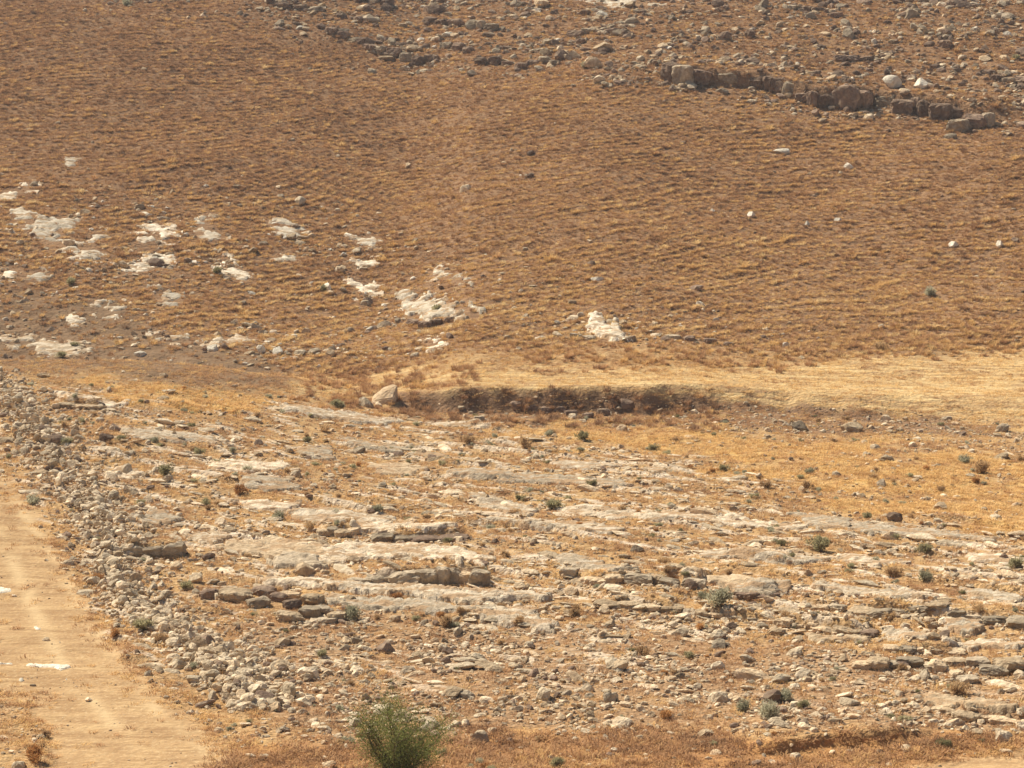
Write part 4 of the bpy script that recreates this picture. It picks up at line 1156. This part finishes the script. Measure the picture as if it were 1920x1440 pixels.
# the rubble bank: a thing made of stones
def rubble_bank():
    n = 8000
    P = np.array(WALL); t = rl.uniform(0, len(P)-1.001, n)
    i = t.astype(int); f = (t-i)[:, None]; q = P[i]*(1-f) + P[i+1]*f
    dv = P[i+1, :2]-P[i, :2]; dv /= np.linalg.norm(dv, axis=1)[:, None]; nv = np.stack([-dv[:, 1], dv[:, 0]], 1)
    o = np.clip(rl.normal(0.05, 0.50, n) + (rl.random(n) < .42)*rl.exponential(.75, n), -1.4, 3.2)
    x = q[:, 0]+nv[:, 0]*o*q[:, 2]; y = q[:, 1]+nv[:, 1]*o*q[:, 2]
    size = np.clip(rl.lognormal(-1.95, 0.56, n), 0.06, 0.72)*np.interp(t, [0, 8, 11, 13], [0.95, 1.05, 1.1, 1.25])
    size = np.where(rl.random(n) < .022, rl.uniform(.38, .70, n), size)
    pile = np.maximum(0, 1-np.abs(o))*rl.uniform(0, 0.2, n)*(0.3+ss(-.4, .4, noise(t*2.2, t*0, 605)))
    z = H(x, y)
    z = z + size*0.12 + pile
    u, v, d = project(x, y, z)
    vis = size/d*inframe(u, v)
    order = np.argsort(-vis)
    c = WALL[7]; root = empty('rubble_bank', (c[0], c[1], float(H(np.array([c[0]]), np.array([c[1]]))[0])))
    tag(root, 'long tumbled bank of pale field stones along the right side of the dirt track', 'rubble bank')
    allm = ST_ANG + ST_ANG + ST_ANGM + ST_PALE[:4] + ST_BRWN[:2]
    L = root.location
    for k in order[:300]:
        me = allm[int(rl.integers(len(allm)))]
        s = float(size[k])
        copy_mesh('stone', me, (x[k]-L.x, y[k]-L.y, z[k]-L.z), tuple(rl.uniform(-.5, .5, 2))+(rl.uniform(0, 6.28),), (s, s*rl.uniform(.8, 1.1), s*rl.uniform(.85, 1.25)), root)
    rest = order[300:]
    coll = source('bank_rubble', allm)
    s = size[rest]
    sc = np.stack([s, s*rl.uniform(.8, 1.1, len(s)), s*rl.uniform(.85, 1.25, len(s))], 1)
    rot = np.stack([rl.uniform(-.5, .5, len(s)), rl.uniform(-.5, .5, len(s)), rl.uniform(0, 6.28, len(s))], 1)
    pts = np.stack([x[rest]-L.x, y[rest]-L.y, z[rest]-L.z], 1)
    scatter('rubble', None, None, pts, rot, sc, rl.integers(0, len(allm), len(s)), s*0, coll, root)
rubble_bank()

def near_stones():
    x, y = sample(150000, 66, 137.5, 0.225, rl)
    z = H(x, y); m = masks(x, y, z); u, v, d = project(x, y, z)
    clump = ss(-0.25, 0.5, fbm(x/3.2, y/3.2, 610, 2))
    dens = (0.10 + 0.22*clump + 0.55*m['stony']*(0.25+clump) + 0.10*m['rock'] + 0.10*m['bank']*ss(1150, 1350, u))
    for path, h, back in LIFTS[:-1]:
        q, t, sd = path_d(x, y, path); dens = dens + 0.5*np.exp(-((sd+0.5)/0.7)**2)*(q < 3)
    dens = dens + 0.35*m['bank']*ss(820, 900, u)
    dens *= (1-0.80*m['track'])*(1-0.9*m['yellow'])*(1-0.55*m['orange'])*(1-m['field'])*(1-0.6*ss(125, 135, y))
    k = rl.random(len(x)) < dens
    x, y, z, u, v, d, st, bk = (q[k] for q in (x, y, z, u, v, d, m['stony'], m['bank']))
    size = np.clip(rl.lognormal(-2.2, 0.62, len(x)), 0.04, 0.75)*(1+0.1*st)*(1-0.55*m['track'][k])
    z = z + size*0.10
    order = np.argsort(-(size/d*inframe(u, v)))
    sets = [ST_PALE, ST_MID, ST_GREY, ST_BRWN, ST_FLAT]; names = ['pale', 'tan', 'grey', 'brown', 'flat pale']
    pr = [.33, .32, .06, .09, .20]
    ch = rl.choice(5, len(x), p=pr)
    items = []
    for k in order[:300]:
        me = sets[ch[k]][int(rl.integers(len(sets[ch[k]])))]; s = float(size[k])
        o = copy_mesh('loose_stone', me, (x[k], y[k], z[k]), (*rl.uniform(-.3, .3, 2), rl.uniform(0, 6.28)), (s, s*rl.uniform(.8, 1.1), s*rl.uniform(.8, 1.2)))
        items.append((o, u[k], v[k], s, names[ch[k]]))
    say_where(items, 'stone', 'loose stone')
    rest = order[300:]
    allm = sum(sets, []); off = np.cumsum([0]+[len(s) for s in sets])[:-1]; ln = np.array([len(s) for s in sets])
    idx = off[ch[rest]] + rl.integers(0, 1000, len(rest)) % ln[ch[rest]]
    s = size[rest]; n = len(s)
    scatter('scattered_stones', 'small pale and brown stones littering the near rise', 'stones', np.stack([x[rest], y[rest], z[rest]], 1),
            np.stack([rl.uniform(-.3, .3, n), rl.uniform(-.3, .3, n), rl.uniform(0, 6.28, n)], 1), np.stack([s, s*rl.uniform(.8, 1.1, n), s*rl.uniform(.8, 1.2, n)], 1), idx, s*0, source('field_stones', allm))
near_stones()

def flakes():
    x, y = sample(40000, 72, 136, 0.225, rl)
    z = H(x, y); m = masks(x, y, z); u, v, d = project(x, y, z)
    sw = step_w(x, y); cl = ss(-.3, .4, fbm(along(x, y)/4, bed(x, y)/1.2, 615, 2))
    dens = (0.03+0.19*cl)*sw*(1-m['track'])*(1-0.8*m['yellow'])*(1-m['orange'])*(1-m['field'])
    k = rl.random(len(x)) < dens
    x, y, z, u, v, d = (q[k] for q in (x, y, z, u, v, d))
    size = np.clip(rl.lognormal(-1.05, 0.5, len(x)), 0.12, 1.3)
    n = len(x); ch = rl.choice(2, n, p=[.65, .35])
    rz = math.atan2(STR[1], STR[0]) + rl.normal(0, .3, n); tilt = rl.normal(0, .12, (n, 2))
    sc = np.stack([size*1.25, size*rl.uniform(.6, 1.0, n), size*rl.uniform(.5, 1.2, n)], 1)
    order = np.argsort(-(size/d*inframe(u, v)))
    fm = stone_set('tan_flake', M_MID, 5, 2, 12, (1, .65, .26), .05); sets = [ST_FLAT, fm]
    items = []
    for k in order[:300]:
        me = sets[ch[k]][int(rl.integers(5))]
        o = copy_mesh('limestone_flake', me, (x[k], y[k], z[k]+.02), (tilt[k, 0], tilt[k, 1], rz[k]), tuple(sc[k]))
        items.append((o, u[k], v[k], float(size[k]), ('pale', 'tan')[ch[k]]))
    say_where(items, 'stone', 'limestone flake')
    r = order[300:]
    scatter('limestone_shards', 'thin pale shards of limestone strewn along the beds of the near rise', 'stones', np.stack([x[r], y[r], z[r]+.01], 1),
            np.stack([tilt[r, 0], tilt[r, 1], rz[r]], 1), sc[r], ch[r]*len(ST_FLAT) + rl.integers(0, 5, len(r)), size[r]*0, source('shards', ST_FLAT+fm))
flakes()

def hill_stones():
    x, y = sample(60000, 148, 264, 0.225, rl)
    z = H(x, y); m = masks(x, y, z); u, v, d = project(x, y, z)
    cl = ss(-0.1, 0.6, fbm(x/6, y/6, 620, 2))
    lz = ss(-60, 60, poly_sd(u, v, [(-200,330),(200,380),(600,400),(900,500),(1200,590),(1500,640),(1200,660),(560,690),(-200,660)]))
    q, t, sd = path_d(x, y, LIFTS[-2][0])
    dens = 0.016 + m['rtop']*(0.22+0.85*cl) + lz*(0.14+0.80*cl) + 0.35*np.exp(-((sd+1.0)/1.6)**2)*(q < 5)
    dens = dens + 0.9*ss(-20, 30, poly_sd(u, v, [(430,-80),(460,20),(620,78),(800,128),(1060,140),(1120,60),(1000,-80)]))*cl
    dens *= (1-m['field'])*m['hill']
    k = rl.random(len(x)) < dens
    x, y, z, u, v, d, rt, lz = (q[k] for q in (x, y, z, u, v, d, m['rtop'], lz))
    size = np.clip(rl.lognormal(-1.2, 0.55, len(x)), 0.12, 1.5)*(0.8+0.55*rt)
    z = z + size*0.07
    order = np.argsort(-(size/d*inframe(u, v)))
    sets = [ST_PALE, ST_MID, ST_GREY, ST_BRWN, ST_WHITE, ST_FLAT]; names = ['pale', 'tan', 'grey', 'brown', 'white', 'flat pale']
    ch = np.where(lz > rt, rl.choice(6, len(x), p=[.26, .22, .08, .14, .12, .18]), rl.choice(6, len(x), p=[.08, .22, .22, .40, .01, .07]))
    items = []
    for k in order[:300]:
        me = sets[ch[k]][int(rl.integers(len(sets[ch[k]])))]; s = float(size[k])
        o = copy_mesh('hill_rock', me, (x[k], y[k], z[k]), (*rl.uniform(-.3, .3, 2), rl.uniform(0, 6.28)), (s, s*rl.uniform(.8, 1.1), s*rl.uniform(.8, 1.3)))
        items.append((o, u[k], v[k], s, names[ch[k]]))
    say_where(items, 'rock', 'rock')
    rest = order[300:]
    allm = sum(sets, []); off = np.cumsum([0]+[len(s) for s in sets])[:-1]; ln = np.array([len(s) for s in sets])
    idx = off[ch[rest]] + rl.integers(0, 1000, len(rest)) % ln[ch[rest]]
    s = size[rest]; n = len(s)
    scatter('hill_rubble', 'small rocks scattered over the brown hillside', 'stones', np.stack([x[rest], y[rest], z[rest]], 1),
            np.stack([rl.uniform(-.3, .3, n), rl.uniform(-.3, .3, n), rl.uniform(0, 6.28, n)], 1), np.stack([s, s*rl.uniform(.8, 1.1, n), s*rl.uniform(.8, 1.3, n)], 1), idx, s*0, source('hill_stones', allm))
hill_stones()

# ------------------------------------------------------------------ dry grass
def tuft(rng, n, spread, hmin, hmax, wd, lean):
    V = []; F = []
    for i in range(n):
        a = rng.uniform(0, 2*math.pi); r = spread*math.sqrt(rng.random())
        bx, by = r*math.cos(a), r*math.sin(a)
        d = a + rng.normal(0, .7); L = rng.uniform(hmin, hmax); th = abs(rng.normal(lean, .3))
        th = min(th, 1.45)
        dx, dy = math.cos(d), math.sin(d); px, py = -dy*wd/2, dx*wd/2
        m = (bx+dx*L*.5*math.sin(th*.7), by+dy*L*.5*math.sin(th*.7), L*.5*math.cos(th*.7))
        e = (bx+dx*L*math.sin(th), by+dy*L*math.sin(th), max(.01, L*.5*math.cos(th*.7)+L*.5*math.cos(min(1.6, th*1.3))))
        k = len(V)
        V += [(bx-px, by-py, -.03), (bx+px, by+py, -.03), (m[0]+px*.8, m[1]+py*.8, m[2]), (m[0]-px*.8, m[1]-py*.8, m[2]), e]
        F += [(k, k+1, k+2, k+3), (k+3, k+2, k+4)]
    return V, F
rg = np.random.default_rng(41)
TF = []
for k in range(6): TF.append(make_mesh('grass_clump', *tuft(rg, 26, .22, .14, .34, .026, .75), M_GRASS))      # 0-5 loose clumps
for k in range(5): TF.append(make_mesh('grass_mat', *tuft(rg, 30, .34, .12, .30, .024, 1.15), M_GRASS))       # 6-10 lying straw
for k in range(4): TF.append(make_mesh('grass_bush', *tuft(rg, 60, .20, .22, .46, .028, .65), M_GRASS))       # 11-14 dense dry bushes
GC = source('dry_grass', TF)

def grass(name, label, x, y, tone, scale, lo, hi, flat=1.0):
    n = len(x); z = H(x, y)
    s = scale*rg.uniform(.7, 1.3, n)
    scatter(name, label, 'grass', np.stack([x, y, z], 1), np.stack([rg.normal(0, .12, n), rg.normal(0, .12, n), rg.uniform(0, 6.28, n)], 1),
            np.stack([s, s, s*flat*rg.uniform(.75, 1.25, n)], 1), rg.integers(lo, hi, n), np.clip(tone, 0.02, 0.98), GC)

def hill_grass():
    x, y = sample(640000, 139, 266, 0.228, rg)
    z = base(x, y); m = masks(x, y, z)
    c = terr_c(x, y)/TPER; f = c-np.floor(c)
    lip = np.exp(-((f-0.60)/0.085)**2)
    patch = ss(-0.6, 0.5, fbm(x/7, y/7, 630, 3))
    lip = lip*(0.45+0.55*ss(-.3, .35, fbm(x/6, y/4, 632, 2)))
    dens = (0.46 + 0.8*lip)*(0.6+0.4*patch)*m['hill']*(1-m['field'])*(1-0.80*m['bare'])*(1-0.35*m['rtop'])
    k = rg.random(len(x)) < dens
    for P, xa, xb, ya, yb in SLABS:
        q = np.nonzero(k & (x > xa) & (x < xb) & (y > ya) & (y < yb))[0]
        if len(q): k[q] = (poly_sd(x[q], y[q], P) < -0.05) | (rg.random(len(q)) < .12)
    x, y, lip, patch = x[k], y[k], lip[k], patch[k]; br = m['bare'][k]; rt = m['rtop'][k]
    big = fbm(x/16, y/10, 631, 2)
    tone = 0.43 + 0.27*lip + 0.08*big + 0.14*ss(10, -35, y-190+x*0)*1.0 + rg.normal(0, .15, len(x)) - 0.12*br - 0.06*rt
    tone = tone - 0.10*ss(0, -35, x)*ss(170, 220, y)
    grass('hill_grass', 'dry brown grass growing in lines along the hillside sheep paths', x, y, tone, (0.46+0.24*lip)*np.where(rg.random(len(x)) < .10, 1.7, 1.0), 0, 15, 0.75)
hill_grass()

def near_grass():
    x, y = sample(135000, 64, 150, 0.228, rg)
    z = base(x, y); m = masks(x, y, z); u, v, d = project(x, y, z)
    patch = ss(-0.5, 0.45, fbm(x/3.0, y/3.0, 640, 3))
    dens = (0.16 + 0.36*patch)*(1-0.97*m['track'])*(1-0.93*m['rock'])*(1-m['field'])*(1-0.3*m['stony'])*(1-m['hill'])
    dens = np.maximum(dens, 0.90*m['yellow']); dens = np.maximum(dens, 0.75*m['orange'])
    # weeds on the verges of the track
    dens = np.maximum(dens, 0.10*m['track']*ss(0, .5, fbm(x/2.2, y/2.2, 643, 3)))
    verge = np.exp(-(poly_sd(u, v, TRACK)/26)**2)*(v > 860)
    dens = np.maximum(dens, 0.75*verge*ss(-.3, .4, fbm(x/1.2, y/1.2, 641, 2)))
    q, t, sd = path_d(x, y, SCARP); dens = dens*np.where((np.abs(sd+0.05) < .28) & (q < 1.5), 0.06, 1.0)
    k = rg.random(len(x)) < dens
    x, y = x[k], y[k]; ye, orr, st = m['yellow'][k], m['orange'][k], m['stony'][k]; vg = verge[k]
    tone = 0.58 + 0.18*fbm(x/4, y/4, 642, 2) + rg.normal(0, .09, len(x))
    tone = tone*(1-ye) + ye*(0.80+rg.normal(0, .06, len(x)))
    tone = tone - 0.10*orr*(1-ye) - 0.05*st
    grass('near_grass', 'short dry straw and weeds between the stones of the near rise', x, y, tone, 0.62+0.25*orr+0.1*ye, 0, 11, 0.62)
near_grass()

def field_straw():
    x, y = sample(60000, 130, 160, 0.228, rg)
    z = base(x, y); m = masks(x, y, z)
    row = 0.5+0.5*np.sin((y*0.97+x*0.12 + 0.5*fbm(x/6, y/6, 651, 2))*2*math.pi/0.9)
    k = rg.random(len(x)) < m['field']*(0.25+0.6*row)*(0.6+0.5*fbm(x/3, y/2, 650, 2))
    x, y = x[k], y[k]
    grass('field_straw', 'pale straw stubble in rows on the harvested field', x, y, 0.86+rg.normal(0, .10, len(x)), np.full(len(x), 0.62), 6, 11, 0.7)
field_straw()

def bank_brush():
    x, y = sample(26000, 128, 160, 0.228, rg)
    z = base(x, y); m = masks(x, y, z); u, v, d = project(x, y, z)
    left = ss(-25, 15, poly_sd(u, v, [(560,700),(700,690),(900,700),(760,735),(740,790),(620,770),(560,740)]))*ss(-.3, .4, fbm(x/1.6, y/1.6, 662, 2))
    fringe = ss(-12, 12, poly_sd(u, v, [(960,655),(1180,650),(1390,655),(1560,640),(1640,610),(1900,590),(2100,580),(2100,650),(1920,660),(1700,668),(1560,684),(1390,694),(1180,692),(1000,690)]))*ss(-.35, .3, fbm(x/2.2, y/2.2, 660, 2))
    bk = m['bank']*ss(1420, 1240, u)*ss(-.5, .2, fbm(x/1.4, y/1.4, 661, 2))
    k = rg.random(len(x)) < np.maximum(0.3*bk, np.maximum(0.34*fringe, 0.5*left))
    x, y, bk, fr, lf = x[k], y[k], bk[k], fringe[k], left[k]
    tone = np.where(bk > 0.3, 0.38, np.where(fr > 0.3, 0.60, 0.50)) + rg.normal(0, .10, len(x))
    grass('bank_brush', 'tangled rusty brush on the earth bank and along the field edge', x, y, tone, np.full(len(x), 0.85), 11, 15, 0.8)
bank_brush()


# ------------------------------------------------------------------ small weeds nobody could count
def weeds():
    x, y = sample(9000, 70, 136, 0.225, rg)
    z = base(x, y); m = masks(x, y, z)
    k = rg.random(len(x)) < 0.22*ss(-.1, .5, fbm(x/2.5, y/2.5, 670, 3))*(1-m['track'])*(1-m['field'])
    x, y = x[k], y[k]; n = len(x); z = H(x, y)
    ms = SHR['O'][:2] + SHR['G'][:3] + SHR['D'] + SHR['R'][:1]
    s = np.clip(rg.lognormal(-1.35, .35, n), .12, .5)
    scatter('low_weeds', 'tiny dry and grey-green weeds dotted between the stones', 'weeds', np.stack([x, y, z-.01], 1), np.stack([x*0, x*0, rg.uniform(0, 6.28, n)], 1),
            np.stack([s, s, s*rg.uniform(.9, 1.6, n)], 1), rg.integers(0, len(ms), n), s*0, source('weeds', ms))
weeds()

# ------------------------------------------------------------------ the dusty air over the valley
def haze():
    bm = bmesh.new(); bmesh.ops.create_cube(bm, size=1.0)
    me = bpy.data.meshes.new('haze'); bm.to_mesh(me); bm.free()
    t = NT('dusty_air'); v = t.new('ShaderNodeVolumePrincipled')
    v.inputs['Color'].default_value = (0.92, 0.93, 0.97, 1); v.inputs['Density'].default_value = HAZE; v.inputs['Anisotropy'].default_value = 0.35
    t.L(v.outputs[0], t.out.inputs['Volume'])
    me.materials.append(t.m)
    zs = GRID['z']; lo = float(zs.min())-1.0; hi = max(CZ, float(zs.max()))+4.0
    o = bpy.data.objects.new('haze', me); COL.objects.link(o)
    o.scale = (4200, 760, hi-lo); o.location = (0, 325, (hi+lo)/2)
    tag(o, 'thin dusty haze hanging over the whole valley', 'haze', kind='stuff')
HAZE = 0.00016
haze()
